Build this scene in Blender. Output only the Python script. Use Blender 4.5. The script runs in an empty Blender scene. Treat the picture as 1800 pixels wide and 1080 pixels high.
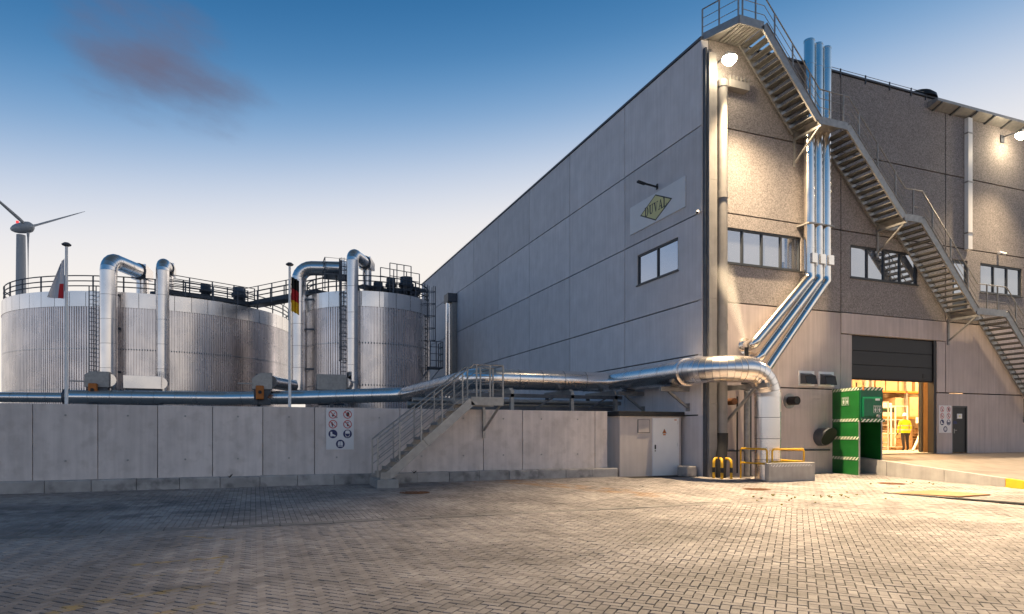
import bpy, bmesh, math, random
from mathutils import Vector, Matrix
random.seed(11)
RAD = math.radians
scene = bpy.context.scene
COL = scene.collection

# ------------------------------------------------------------------ camera, sky, sun, exposure
cam_d = bpy.data.cameras.new('camera'); cam = bpy.data.objects.new('camera', cam_d); COL.objects.link(cam)
cam.location = (-15.47, -20.05, 1.65); cam.rotation_euler = (RAD(90), 0, RAD(-21.5))
cam_d.sensor_width = 36; cam_d.lens = 23.0; cam_d.shift_y = 0.1222; cam_d.clip_end = 8000; cam_d.clip_start = 0.1
scene.camera = cam
SUN_AZ, SUN_EL = 70.0, 4.0          # compass direction (deg, from +Y towards +X) of the sinking sun, behind the hall
world = bpy.data.worlds.new('World'); scene.world = world; world.use_nodes = True
wn = world.node_tree.nodes; wl = world.node_tree.links; wn.clear()
def wnode(t, **k):
    n = wn.new(t)
    for a, b in k.items(): setattr(n, a, b)
    return n
sky = wnode('ShaderNodeTexSky', sky_type='NISHITA', sun_disc=False, sun_elevation=RAD(SUN_EL), sun_rotation=RAD(SUN_AZ),
            altitude=0, air_density=1.0, dust_density=2.5, ozone_density=1.2)
bg = wnode('ShaderNodeBackground'); wout = wnode('ShaderNodeOutputWorld')
bg.inputs['Strength'].default_value = SKY_GAIN = 0.15; SKY_LIFT = 1.06
tc = wnode('ShaderNodeTexCoord')
# veil of evening haze over the low sky, all the way round, standing a little higher towards the sunset
sun_h = (math.sin(RAD(SUN_AZ)), math.cos(RAD(SUN_AZ)), 0)
sepw = wnode('ShaderNodeSeparateXYZ'); wl.new(tc.outputs['Generated'], sepw.inputs[0])
dsun = wnode('ShaderNodeVectorMath', operation='DOT_PRODUCT'); wl.new(tc.outputs['Generated'], dsun.inputs[0]); dsun.inputs[1].default_value = sun_h
elev = wnode('ShaderNodeMath', operation='MULTIPLY_ADD'); wl.new(dsun.outputs['Value'], elev.inputs[0]); elev.inputs[1].default_value = -0.14; wl.new(sepw.outputs[2], elev.inputs[2])
elev2 = wnode('ShaderNodeMath', operation='ADD'); wl.new(elev.outputs[0], elev2.inputs[0]); elev2.inputs[1].default_value = 0.055
ramp = wnode('ShaderNodeValToRGB'); wl.new(elev2.outputs[0], ramp.inputs[0]); ramp.color_ramp.interpolation = 'B_SPLINE'
stops = [(0.0, (.92, .85, .76)), (.19, (.92, .86, .79)), (.275, (.82, .80, .81)), (.345, (.50, .59, .74)), (.41, (.20, .37, .61)), (.48, (.062, .215, .45)), (.57, (.02, .12, .30))]
els = ramp.color_ramp.elements
els[0].position = stops[0][0]; els[1].position = stops[-1][0]
els[0].color = (*stops[0][1], 1); els[1].color = (*stops[-1][1], 1)
for p, c in stops[1:-1]:
    e_ = els.new(p); e_.color = (*c, 1)
veil = wnode('ShaderNodeMapRange'); veil.interpolation_type = 'SMOOTHSTEP'; wl.new(sepw.outputs[2], veil.inputs[0])
veil.inputs[1].default_value = 0.56; veil.inputs[2].default_value = 0.85; veil.inputs[3].default_value = 1.0; veil.inputs[4].default_value = 0.0
veil_mix = wnode('ShaderNodeMixRGB'); wl.new(veil.outputs[0], veil_mix.inputs['Fac']); wl.new(sky.outputs[0], veil_mix.inputs['Color1'])
lift = wnode('ShaderNodeVectorMath', operation='SCALE'); lift.inputs['Scale'].default_value = SKY_LIFT/SKY_GAIN; wl.new(ramp.outputs[0], lift.inputs[0])
wl.new(lift.outputs[0], veil_mix.inputs['Color2'])
# one drifting wisp of evening cloud: noise stretched along its drift, kept to a soft ellipse of directions
def cloud_mask(centre, along, half_len, half_wid, seed):
    c = Vector(centre).normalized(); a = Vector(along); a = (a - c * a.dot(c)).normalized(); b = c.cross(a)
    def dot(v):
        d = wnode('ShaderNodeVectorMath', operation='DOT_PRODUCT'); wl.new(tc.outputs['Generated'], d.inputs[0]); d.inputs[1].default_value = v
        return d.outputs['Value']
    comb = wnode('ShaderNodeCombineXYZ')
    for i, (v, h) in enumerate(((a, half_len), (b, half_wid))):
        m = wnode('ShaderNodeMath', operation='DIVIDE'); wl.new(dot(v), m.inputs[0]); m.inputs[1].default_value = h; wl.new(m.outputs[0], comb.inputs[i])
    ln = wnode('ShaderNodeVectorMath', operation='LENGTH'); wl.new(comb.outputs[0], ln.inputs[0])
    nz = wnode('ShaderNodeTexNoise'); nz.inputs['Scale'].default_value = 1.3; nz.inputs['Detail'].default_value = 7; nz.inputs['Roughness'].default_value = 0.55
    mp = wnode('ShaderNodeMapping'); mp.inputs['Scale'].default_value = (0.75, 1.15, 1); mp.inputs['Location'].default_value = (seed, seed * .7, 0)
    wl.new(comb.outputs[0], mp.inputs[0]); wl.new(mp.outputs[0], nz.inputs['Vector'])
    # strength = smooth(1 - length + (noise-.5)*k)
    k = wnode('ShaderNodeMath', operation='MULTIPLY_ADD'); wl.new(nz.outputs[0], k.inputs[0]); k.inputs[1].default_value = 1.5; k.inputs[2].default_value = -0.75
    s = wnode('ShaderNodeMath', operation='SUBTRACT'); wl.new(k.outputs[0], s.inputs[0]); wl.new(ln.outputs['Value'], s.inputs[1])
    r = wnode('ShaderNodeMapRange'); r.interpolation_type = 'SMOOTHSTEP'; wl.new(s.outputs[0], r.inputs[0])
    r.inputs[1].default_value = -0.95; r.inputs[2].default_value = 0.1; r.inputs[3].default_value = 0; r.inputs[4].default_value = 0.92
    fr = wnode('ShaderNodeVectorMath', operation='DOT_PRODUCT'); wl.new(tc.outputs['Generated'], fr.inputs[0]); fr.inputs[1].default_value = c
    g = wnode('ShaderNodeMath', operation='GREATER_THAN'); wl.new(fr.outputs['Value'], g.inputs[0]); g.inputs[1].default_value = 0.3
    mu = wnode('ShaderNodeMath', operation='MULTIPLY'); wl.new(r.outputs[0], mu.inputs[0]); wl.new(g.outputs[0], mu.inputs[1])
    return mu.outputs[0]
def sky_dir(ax, ay):      # camera-plane slopes -> world direction (only used to say where in the sky the wisp hangs)
    c, s = math.cos(RAD(21.5)), math.sin(RAD(21.5)); return (ax * c + s, -ax * s + c, ay)
c0 = Vector(sky_dir(-.535, .565)); c1 = Vector(sky_dir(-.36, .485))
mask = cloud_mask(c0, c1 - c0, .135, .085, 3.1)
mixc = wnode('ShaderNodeMixRGB'); wl.new(mask, mixc.inputs['Fac']); wl.new(veil_mix.outputs[0], mixc.inputs['Color1'])
mixc.inputs['Color2'].default_value = tuple(v/SKY_GAIN for v in (.15, .145, .215)) + (1,)
wl.new(mixc.outputs[0], bg.inputs['Color']); wl.new(bg.outputs[0], wout.inputs['Surface'])
sun_d = bpy.data.lights.new('sun', 'SUN'); sun_d.energy = 0.2; sun_d.angle = RAD(20); sun_d.color = (1.0, .9, .86)
sun = bpy.data.objects.new('sun', sun_d); COL.objects.link(sun)
sv = Vector((math.sin(RAD(SUN_AZ)) * math.cos(RAD(SUN_EL)), math.cos(RAD(SUN_AZ)) * math.cos(RAD(SUN_EL)), math.sin(RAD(SUN_EL))))
sun.rotation_euler = sv.to_track_quat('Z', 'Y').to_euler()
vs = scene.view_settings; vs.view_transform = 'Standard'; vs.look = 'None'; vs.exposure = 0.0; vs.gamma = 1.0; vs.use_curve_mapping = False
scene.cycles.use_denoising = True
scene.cycles.max_bounces = 6; scene.cycles.volume_bounces = 1; scene.cycles.sample_clamp_indirect = 8

# ------------------------------------------------------------------ mesh helpers
ORG = {}
class MB:
    def __init__(s): s.v = []; s.f = []; s.sm = []
    def face(s, pts, smooth=False):
        n = len(s.v); s.v += [tuple(p) for p in pts]; s.f.append(tuple(range(n, n + len(pts)))); s.sm.append(smooth)
    def raw(s, verts, faces, smooth=False):
        n = len(s.v); s.v += [tuple(p) for p in verts]
        for f in faces: s.f.append(tuple(i + n for i in f)); s.sm.append(smooth)
    def box(s, x0, x1, y0, y1, z0, z1):
        if x0 > x1: x0, x1 = x1, x0
        if y0 > y1: y0, y1 = y1, y0
        if z0 > z1: z0, z1 = z1, z0
        s.raw([(x0,y0,z0),(x1,y0,z0),(x1,y1,z0),(x0,y1,z0),(x0,y0,z1),(x1,y0,z1),(x1,y1,z1),(x0,y1,z1)],
              [(3,2,1,0),(4,5,6,7),(0,1,5,4),(1,2,6,5),(2,3,7,6),(3,0,4,7)]); return s
    def prism(s, poly, axis, lo, hi):
        def P(a, b, t): return {'x': (t, a, b), 'y': (a, t, b), 'z': (a, b, t)}[axis]
        n = len(poly); ar = sum(poly[i][0]*poly[(i+1)%n][1]-poly[(i+1)%n][0]*poly[i][1] for i in range(n))
        if (ar < 0) != (axis == 'y'): poly = poly[::-1]
        vs_ = [P(a, b, lo) for a, b in poly] + [P(a, b, hi) for a, b in poly]
        fs = [tuple(range(n))[::-1], tuple(range(n, 2*n))] + [(i, (i+1) % n, n+(i+1) % n, n+i) for i in range(n)]
        s.raw(vs_, fs); return s
    def tube(s, pts, r, n=12, cap=True, closed=False, smooth=True, flat_rings=False):
        pts = [Vector(p) for p in pts]; m = len(pts)
        rr = r if isinstance(r, (list, tuple)) else [r] * m
        tang = []
        for i in range(m):
            a = (pts[i] - pts[i-1]).normalized() if (i > 0 or closed) else None
            b = (pts[(i+1) % m] - pts[i]).normalized() if (i < m-1 or closed) else None
            tang.append((a or b, b or a))
        up = Vector((0, 0, 1)) if abs(tang[0][1].z) < .9 else Vector((1, 0, 0))
        u = up.cross(tang[0][1]).normalized()
        rings = []
        base = len(s.v)
        for i in range(m):
            ta, tb = tang[i]; t = (ta + tb).normalized() if (ta + tb).length > 1e-6 else tb
            u = (u - t * u.dot(t)).normalized(); w = t.cross(u)
            k = 1 / max(.35, math.sqrt((1 + ta.dot(tb)) / 2))
            bend = (tb - ta); bd = bend.normalized() if bend.length > 1e-5 else None
            for j in range(n):
                an = 2 * math.pi * j / n; off = (u * math.cos(an) + w * math.sin(an)) * rr[i]
                if bd is not None: bb = (bd - t * bd.dot(t)); bb = bb.normalized() if bb.length > 1e-6 else bd; off = off + bb * off.dot(bb) * (k - 1)
                s.v.append(tuple(pts[i] + off))
        seg = m if closed else m - 1
        for i in range(seg):
            i2 = (i + 1) % m
            for j in range(n):
                j2 = (j + 1) % n
                s.f.append((base+i*n+j, base+i*n+j2, base+i2*n+j2, base+i2*n+j)); s.sm.append(smooth)
        if cap and not closed:
            a_ = [s.v[base + j] for j in range(n)]; b_ = [s.v[base + (m-1)*n + j] for j in range(n)]
            s.face(a_[::-1]); s.face(b_)
        return s
    def bar(s, p0, p1, w, h):            # straight bar of rectangular section (w across, h up)
        p0, p1 = Vector(p0), Vector(p1); t = (p1 - p0).normalized()
        up = Vector((0, 0, 1)) if abs(t.z) < .95 else Vector((0, 1, 0))
        a = t.cross(up).normalized() * w / 2; b = a.cross(t).normalized() * h / 2
        vs_ = [p + q for p in (p0, p1) for q in (-a-b, a-b, a+b, -a+b)]
        s.raw(vs_, [(0,1,2,3),(7,6,5,4),(0,4,5,1),(1,5,6,2),(2,6,7,3),(3,7,4,0)]); return s
    def lathe(s, prof, c, n=24, axis='z', smooth=True, cap=True):
        base = len(s.v); c = Vector(c)
        for r, h in prof:
            for j in range(n):
                a = 2 * math.pi * j / n; x, y = r * math.cos(a), r * math.sin(a)
                s.v.append(tuple(c + {'z': Vector((x, y, h)), 'x': Vector((h, x, y)), 'y': Vector((y, h, x))}[axis]))
        for i in range(len(prof) - 1):
            for j in range(n):
                j2 = (j + 1) % n; s.f.append((base+i*n+j, base+i*n+j2, base+(i+1)*n+j2, base+(i+1)*n+j)); s.sm.append(smooth)
        if cap:
            a_ = [s.v[base + j] for j in range(n)]; b_ = [s.v[base + (len(prof)-1)*n + j] for j in range(n)]
            s.face(a_[::-1]); s.face(b_)
        return s
    def build(s, name, mat, parent=None, attr=None):
        me = bpy.data.meshes.new(name)
        o0 = Vector((0, 0, 0))
        if parent is not None: o0 = ORG.get(parent.name, o0)
        me.from_pydata([tuple(Vector(p) - o0) for p in s.v], [], s.f)
        me.polygons.foreach_set('use_smooth', s.sm)
        if attr is not None:
            at = me.attributes.new('tone', 'FLOAT', 'POINT'); at.data.foreach_set('value', attr)
        me.materials.append(MAT[mat] if isinstance(mat, str) else mat)
        o = bpy.data.objects.new(name, me); COL.objects.link(o)
        if parent is not None:
            o.parent = parent; ORG[o.name] = o0
        else: ORG[o.name] = o0
        return o
def tag(o, label=None, cat=None, group=None, kind=None):
    if label: o['label'] = label
    if cat: o['category'] = cat
    if group: o['group'] = group
    if kind: o['kind'] = kind
    return o
def thing(name, label, cat, loc=(0, 0, 0), group=None, local=False, rotz=0):
    o = bpy.data.objects.new(name, None); COL.objects.link(o); o.location = loc; o.rotation_euler[2] = rotz; o.empty_display_size = .2
    ORG[o.name] = Vector((0, 0, 0)) if local else Vector(loc)
    return tag(o, label, cat, group)
def bevel(o, w=.01, seg=2):
    m = o.modifiers.new('bevel', 'BEVEL'); m.width = w; m.segments = seg; m.limit_method = 'ANGLE'; return o
def gz(y): return 0.02 * max(min(y, 0), -22)

# ------------------------------------------------------------------ materials
MAT = {}
def M(name, col, rough=.6, metal=0, var=.1, scale=3, streak=0, bump=0, bscale=60, rnd=0, speck=0, sscale=45, emit=0, alpha=1, spec=.5, stain=None, dirt=0):
    m = bpy.data.materials.new(name); m.use_nodes = True; nt = m.node_tree; N = nt.nodes; L = nt.links
    b = N['Principled BSDF']; b.inputs['Roughness'].default_value = rough; b.inputs['Metallic'].default_value = metal
    b.inputs['Specular IOR Level'].default_value = spec
    def nd(t, **k):
        n = N.new(t)
        for a, v in k.items(): setattr(n, a, v)
        return n
    geo = nd('ShaderNodeNewGeometry')
    def noise(sc, det=4, vec=None, stretch=None):
        n = nd('ShaderNodeTexNoise'); n.inputs['Scale'].default_value = sc; n.inputs['Detail'].default_value = det
        if stretch:
            mp = nd('ShaderNodeMapping'); mp.inputs['Scale'].default_value = stretch; L.new(geo.outputs['Position'], mp.inputs[0]); L.new(mp.outputs[0], n.inputs['Vector'])
        else: L.new(geo.outputs['Position'], n.inputs['Vector'])
        return n.outputs['Fac']
    val = None
    def mul(a, b_):
        if a is None: return b_
        n = nd('ShaderNodeMath', operation='MULTIPLY'); L.new(a, n.inputs[0]); L.new(b_, n.inputs[1]); return n.outputs[0]
    def rng(x, lo, hi, f0=.3, f1=.7):
        r = nd('ShaderNodeMapRange'); L.new(x, r.inputs[0]); r.inputs[1].default_value = f0; r.inputs[2].default_value = f1
        r.inputs[3].default_value = lo; r.inputs[4].default_value = hi; return r.outputs[0]
    if var: val = mul(val, rng(noise(scale, 6), 1 - var, 1 + var))
    if streak: val = mul(val, rng(noise(3.2, 5, stretch=(2.2, 2.2, .12)), 1 - streak, 1 + streak))
    if rnd:
        oi = nd('ShaderNodeObjectInfo'); val = mul(val, rng(oi.outputs['Random'], 1 - rnd, 1 + rnd, 0, 1))
    if speck:
        vo = nd('ShaderNodeTexVoronoi'); vo.inputs['Scale'].default_value = sscale; L.new(geo.outputs['Position'], vo.inputs['Vector'])
        sx = nd('ShaderNodeSeparateColor'); L.new(vo.outputs['Color'], sx.inputs[0]); val = mul(val, rng(sx.outputs[0], 1 - speck, 1 + speck, 0, 1))
    if dirt: val = mul(val, rng(noise(1.1, 8), 1 - dirt, 1.0, .35, .5))
    if val is not None:
        mx = nd('ShaderNodeVectorMath', operation='SCALE'); mx.inputs[0].default_value = col[:3]; L.new(val, mx.inputs['Scale']); src = mx.outputs[0]
        if stain:
            mm = nd('ShaderNodeMixRGB'); L.new(src, mm.inputs[1]); mm.inputs[2].default_value = (*stain[0], 1); L.new(rng(noise(stain[1], 6), 0, stain[2], .52, .68), mm.inputs[0]); src = mm.outputs[0]
        L.new(src, b.inputs['Base Color'])
    else: b.inputs['Base Color'].default_value = (*col[:3], 1)
    if metal and rough > .12: L.new(rng(noise(.8, 3), rough - .035, rough + .05), b.inputs['Roughness'])
    if bump:
        bp = nd('ShaderNodeBump'); bp.inputs['Strength'].default_value = bump; bp.inputs['Distance'].default_value = .01
        L.new(noise(bscale, 3), bp.inputs['Height']); L.new(bp.outputs[0], b.inputs['Normal'])
    if emit: b.inputs['Emission Color'].default_value = (*col[:3], 1); b.inputs['Emission Strength'].default_value = emit
    MAT[name] = m; return m
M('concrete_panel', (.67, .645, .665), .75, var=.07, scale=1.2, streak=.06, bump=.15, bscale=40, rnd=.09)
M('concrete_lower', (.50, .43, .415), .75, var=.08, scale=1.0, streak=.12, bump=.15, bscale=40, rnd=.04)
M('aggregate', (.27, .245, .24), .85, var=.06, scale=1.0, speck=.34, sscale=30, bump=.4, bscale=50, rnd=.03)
M('concrete_wall', (.68, .61, .58), .8, var=.055, scale=2.6, streak=.09, bump=.3, bscale=25, rnd=.07, dirt=.10, stain=((.40, .34, .30), 3.1, .28))
M('concrete_kerb', (.38, .36, .35), .85, var=.18, scale=3, bump=.3, bscale=50, rnd=.1, stain=((.09, .09, .09), 2.0, .7))
M('concrete_plain', (.36, .345, .33), .8, var=.12, scale=2.5, streak=.08, bump=.25, bscale=50)
M('pipe_grey', (.24, .23, .225), .6, var=.1, scale=3, streak=.1)
M('gutter', (.24, .225, .215), .85, var=.2, scale=3, bump=.3, bscale=50, rnd=.12)
M('joint_dark', (.05, .048, .045), .9, var=.2, scale=8)
M('joint_sand', (.03, .028, .026), .95, var=.3, scale=9)
M('yard', (.24, .225, .21), .85, var=.2, scale=1.5, bump=.3)
M('ramp', (.20, .175, .158), .8, var=.12, scale=2, bump=.3, bscale=40, dirt=.2)
M('galv', (.33, .325, .32), .45, metal=.65, var=.14, scale=6, rnd=.06)
M('galv_tread', (.20, .197, .195), .5, metal=.6, var=.14, scale=6)
M('galv_dark', (.10, .11, .13), .5, metal=.5, var=.15, scale=5, rnd=.08)
M('cladding', (.87, .82, .79), .25, metal=1, var=.025, scale=.6, rnd=.05)
M('cladding_rib', (.70, .655, .65), .26, metal=1, var=.07, scale=.35, streak=.12)
M('flue_steel', (.90, .85, .79), .17, metal=1, var=.04, scale=3)
M('seam_dark', (.24, .23, .225), .5, metal=.8, var=.1)
M('frame_dark', (.035, .04, .048), .4, var=.1)
M('glass', (.46, .50, .57), .03, metal=.85, var=.03, scale=.5)
M('door_dark', (.018, .018, .022), .5, var=.08)
M('black', (.012, .012, .014), .5, var=.1)
M('rubber', (.02, .02, .022), .8, var=.2)
M('white_paint', (.84, .84, .84), .4, var=.03, scale=2)
M('sign_white', (.72, .72, .74), .45, var=.03, scale=2)
M('sign_red', (.50, .02, .03), .5, var=.05)
M('sign_blue', (.012, .022, .11), .5, var=.05)
M('sign_yellow', (.66, .62, .28), .5, var=.04)
M('sign_black', (.02, .02, .022), .5, var=.05)
M('yellow', (.75, .42, .02), .45, var=.08, scale=5)
M('orange', (.60, .17, .02), .5, var=.12, scale=6)
M('green', (.010, .125, .022), .42, var=.12, scale=2.5, dirt=.15)
M('green_teal', (.006, .12, .055), .3, var=.07, scale=2.5)
M('cabinet', (.58, .52, .49), .7, var=.05, scale=2, streak=.05)
M('rust', (.17, .075, .035), .85, var=.3, scale=8, bump=.5, bscale=30)
M('plate_brown', (.38, .20, .09), .8, var=.14, scale=3, dirt=.15)
M('weed', (.27, .25, .05), .7, var=.3, scale=20)
M('soil', (.05, .04, .03), .9, var=.3, scale=10)
M('turbine', (.42, .43, .45), .5, var=.04, scale=.1)
M('beacon', (.9, .05, .05), .5, emit=1.6, var=0)
M('lamp_lens', (1.0, .80, .52), .5, emit=120, var=0)
M('tube_lamp', (1.0, .82, .58), .5, emit=7, var=0)
M('interior_wall', (.55, .42, .26), .8, var=.08, scale=1.5)
M('interior_tan', (.48, .30, .12), .7, var=.1, scale=2)
M('interior_floor', (.45, .42, .38), .6, var=.1, scale=2)
M('wood', (.34, .21, .10), .8, var=.22, scale=9)
M('carton', (.42, .29, .17), .8, var=.15, scale=3, rnd=.2)
M('sack', (.62, .57, .5), .8, var=.1, scale=3, rnd=.1)
M('hivis', (.72, .75, .02), .6, var=.05, scale=6)
M('reflective', (.75, .75, .72), .3, var=.03)
M('trousers', (.02, .022, .03), .8, var=.15)
M('skin', (.45, .28, .2), .6, var=.04)
M('hair', (.05, .035, .025), .7, var=.1)
M('flag_black', (.015, .015, .015), .8, var=.1); M('flag_red', (.5, .02, .03), .8, var=.05); M('flag_gold', (.75, .48, .02), .8, var=.05)
M('flag_white', (.62, .63, .68), .8, var=.05)

def stripes(name, ca, cb, period, ax, slope, axis_v='Z'):
    """hazard-tape print: diagonal stripes in the object's own coordinates"""
    m = bpy.data.materials.new(name); m.use_nodes = True; N = m.node_tree.nodes; L = m.node_tree.links; b = N['Principled BSDF']
    t = N.new('ShaderNodeTexCoord'); sx = N.new('ShaderNodeSeparateXYZ'); L.new(t.outputs['Object'], sx.inputs[0])
    a = N.new('ShaderNodeMath'); a.operation = 'MULTIPLY_ADD'; L.new(sx.outputs['Z'], a.inputs[0]); a.inputs[1].default_value = slope; L.new(sx.outputs[ax], a.inputs[2])
    d = N.new('ShaderNodeMath'); d.operation = 'DIVIDE'; L.new(a.outputs[0], d.inputs[0]); d.inputs[1].default_value = period
    f = N.new('ShaderNodeMath'); f.operation = 'FRACT'; L.new(d.outputs[0], f.inputs[0])
    g = N.new('ShaderNodeMath'); g.operation = 'GREATER_THAN'; L.new(f.outputs[0], g.inputs[0]); g.inputs[1].default_value = .5
    mx = N.new('ShaderNodeMixRGB'); L.new(g.outputs[0], mx.inputs[0]); mx.inputs[1].default_value = (*ca, 1); mx.inputs[2].default_value = (*cb, 1)
    L.new(mx.outputs[0], b.inputs['Base Color']); b.inputs['Roughness'].default_value = .45; MAT[name] = m
stripes('hatch_x', (.008, .135, .02), (.7, .7, .62), .17, 'X', -1.1)
stripes('hatch_y', (.008, .135, .02), (.7, .7, .62), .17, 'Y', 1.1)
stripes('hatch_grey', (.36, .345, .33), (.7, .7, .7), .13, 'X', -1.1)

# paving: tone per brick, grain, grime, faded yellow paint and a rust trail (marks with a shape of their own)
def paving_mat():
    m = bpy.data.materials.new('paving'); m.use_nodes = True; N = m.node_tree.nodes; L = m.node_tree.links; b = N['Principled BSDF']
    def nd(t, **k):
        n = N.new(t)
        for a, v in k.items(): setattr(n, a, v)
        return n
    geo = nd('ShaderNodeNewGeometry'); at = nd('ShaderNodeAttribute', attribute_name='tone')
    def noise(sc, det=5, off=0):
        n = nd('ShaderNodeTexNoise'); n.inputs['Scale'].default_value = sc; n.inputs['Detail'].default_value = det
        mp = nd('ShaderNodeMapping'); mp.inputs['Location'].default_value = (off, off, 0); L.new(geo.outputs['Position'], mp.inputs[0]); L.new(mp.outputs[0], n.inputs['Vector']); return n.outputs['Fac']
    def rng(x, f0, f1, lo, hi):
        r = nd('ShaderNodeMapRange'); L.new(x, r.inputs[0])
        for i, v in enumerate((f0, f1, lo, hi)): r.inputs[i + 1].default_value = v
        return r.outputs[0]
    def math_(op, a, b_, c=None):
        n = nd('ShaderNodeMath', operation=op)
        for i, v in enumerate((a, b_, c)):
            if v is None: continue
            if isinstance(v, (int, float)): n.inputs[i].default_value = v
            else: L.new(v, n.inputs[i])
        return n.outputs[0]
    v = math_('MULTIPLY', rng(at.outputs['Fac'], 0, 1, .78, 1.2), rng(noise(90, 3), .3, .7, .84, 1.14))
    v = math_('MULTIPLY', v, rng(noise(.55, 6), .38, .62, .72, 1.12))
    v = math_('MULTIPLY', v, rng(noise(2.3, 7, 4), .3, .5, .72, 1.0))
    sc = nd('ShaderNodeVectorMath', operation='SCALE'); sc.inputs[0].default_value = (.345, .312, .298); L.new(v, sc.inputs['Scale'])
    src = sc.outputs[0]
    sx = nd('ShaderNodeSeparateXYZ'); L.new(geo.outputs['Position'], sx.inputs[0]); X, Y = sx.outputs[0], sx.outputs[1]
    def mix(src, col, fac):
        mm = nd('ShaderNodeMixRGB'); L.new(src, mm.inputs[1]); mm.inputs[2].default_value = (*col, 1); L.new(fac, mm.inputs[0]); return mm.outputs[0]
    def seg(x0, y0, x1, y1, w):     # soft distance mask to a segment
        d = Vector((x1 - x0, y1 - y0)); ln = d.length; d /= ln
        dx = math_('SUBTRACT', X, x0); dy = math_('SUBTRACT', Y, y0)
        t = math_('ADD', math_('MULTIPLY', dx, d.x), math_('MULTIPLY', dy, d.y))
        s = math_('ABSOLUTE', math_('SUBTRACT', math_('MULTIPLY', dx, d.y), math_('MULTIPLY', dy, d.x)), 0)
        e = math_('MAXIMUM', math_('SUBTRACT', math_('ABSOLUTE', math_('SUBTRACT', t, ln / 2), 0), ln / 2), s)
        return rng(e, w * .6, w, 1, 0)
    worn = rng(noise(7, 5, 9), .42, .62, 0, .62)
    ym = None
    for sgm in ((-16.6, -7.5, -15.85, -8.06, .06), (-17.0, -9.7, -15.89, -9.5, .08), (-17.0, -10.5, -15.95, -10.3, .08), (-17.4, -11.75, -15.94, -11.22, .10), (-17.6, -12.1, -16.8, -11.39, .08), (-16.9, -12.6, -15.93, -12.13, .10), (-15.88, -9.4, -15.93, -10.6, .04)):
        q = seg(*sgm); ym = q if ym is None else math_('MAXIMUM', ym, q)
    src = mix(src, (.42, .28, .05), math_('MULTIPLY', ym, worn))
    rust = math_('MULTIPLY', math_('MAXIMUM', seg(-7.6, .6, -5.2, -4.3, .75), seg(-8.6, .75, -6.6, .55, .4)), rng(noise(1.6, 6, 2), .4, .6, 0, .6))
    src = mix(src, (.32, .17, .06), rust)
    oil = math_('MULTIPLY', math_('MAXIMUM', seg(-17.8, -4.6, -16.0, -4.2, .5), seg(-20, -3.0, -16.5, -2.6, .8)), rng(noise(1.9, 6, 6), .42, .6, 0, .5))
    src = mix(src, (.07, .07, .075), oil)
    tr = None
    for r0, wdt in ((13.2, .22), (14.9, .22), (19.4, .25), (21.1, .25)):
        dx = math_('SUBTRACT', X, -14.0); dy = math_('SUBTRACT', Y, 8.0)
        dd_ = math_('SQRT', math_('ADD', math_('MULTIPLY', dx, dx), math_('MULTIPLY', dy, dy)), 0)
        q = rng(math_('ABSOLUTE', math_('SUBTRACT', dd_, r0), 0), wdt*.3, wdt, 1, 0); tr = q if tr is None else math_('MAXIMUM', tr, q)
    src = mix(src, (.10, .095, .095), math_('MULTIPLY', tr, rng(noise(.9, 6, 13), .4, .65, 0, .45)))
    L.new(src, b.inputs['Base Color']); b.inputs['Roughness'].default_value = .75; b.inputs['Specular IOR Level'].default_value = .4
    bp = nd('ShaderNodeBump'); bp.inputs['Strength'].default_value = .35; bp.inputs['Distance'].default_value = .006; L.new(noise(120, 3), bp.inputs['Height']); L.new(bp.outputs[0], b.inputs['Normal'])
    MAT['paving'] = m
paving_mat()

# ================================================================== GROUND
g = MB(); S = 2500
rows = [S, 0, -22, -S]
for i in range(3):
    z0, z1 = gz(rows[i]) - .06, gz(rows[i+1]) - .06
    g.face([(-S, rows[i+1], z1), (S, rows[i+1], z1), (S, rows[i], z0), (-S, rows[i], z0)])
ground = tag(g.build('ground', 'yard'), kind='structure')
def clip(poly, nx, ny, d):               # keep nx*x+ny*y <= d
    out = []
    for i in range(len(poly)):
        p, q = poly[i], poly[(i+1) % len(poly)]
        a, b = nx*p[0]+ny*p[1]-d, nx*q[0]+ny*q[1]-d
        if a <= 0: out.append(p)
        if (a < 0) != (b < 0) and abs(a - b) > 1e-9:
            t = a / (a - b); out.append((p[0]+(q[0]-p[0])*t, p[1]+(q[1]-p[1])*t))
    return out
C_, S_ = math.cos(RAD(21.5)), math.sin(RAD(21.5))
def view(x, y):
    dx, dy = x + 15.47, y + 20.05; return dx*C_ - dy*S_, dx*S_ + dy*C_
def in_view(x, y, m=1.6):
    X, D = view(x, y); return D > 4.2 and abs(X) < .80*D + m
pav_bed = tag(MB().build('paving_bed', 'joint_sand'), kind='structure')
DN = (.8, .6); DD = .8*-4.2 + .6*-6.95      # diagonal seam between herringbone and the lane laid along the hall
zoneA = [(-30, -6.80), (-30, -18), (8, -18), (8, -6.80)]; planesA = [(0, 1, -6.80), (DN[0], DN[1], DD)]
planesB = [(0, 1, 1.09), (0, -1, 6.50), (1, 0, -2.9)]
planesC = [(0, 1, -.02), (-DN[0], -DN[1], -DD - .0), (1, 0, 9.5), (-1, 0, 2.895)]
bricks = []
W = .112; J = .0042
def put(poly, planes, zone):
    for pl in planes: 
        poly = clip(poly, *pl)
        if len(poly) < 3: return
    ar = abs(sum(poly[i][0]*poly[(i+1)%len(poly)][1]-poly[(i+1)%len(poly)][0]*poly[i][1] for i in range(len(poly))))/2
    if ar < .0012: return
    cx = sum(p[0] for p in poly)/len(poly); cy = sum(p[1] for p in poly)/len(poly)
    if in_view(cx, cy): bricks.append((cx, cy, poly, zone))
k45 = math.sqrt(.5)
def rot(a, b): return (-11 + (a - b)*k45, -11 + (a + b)*k45)
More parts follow.
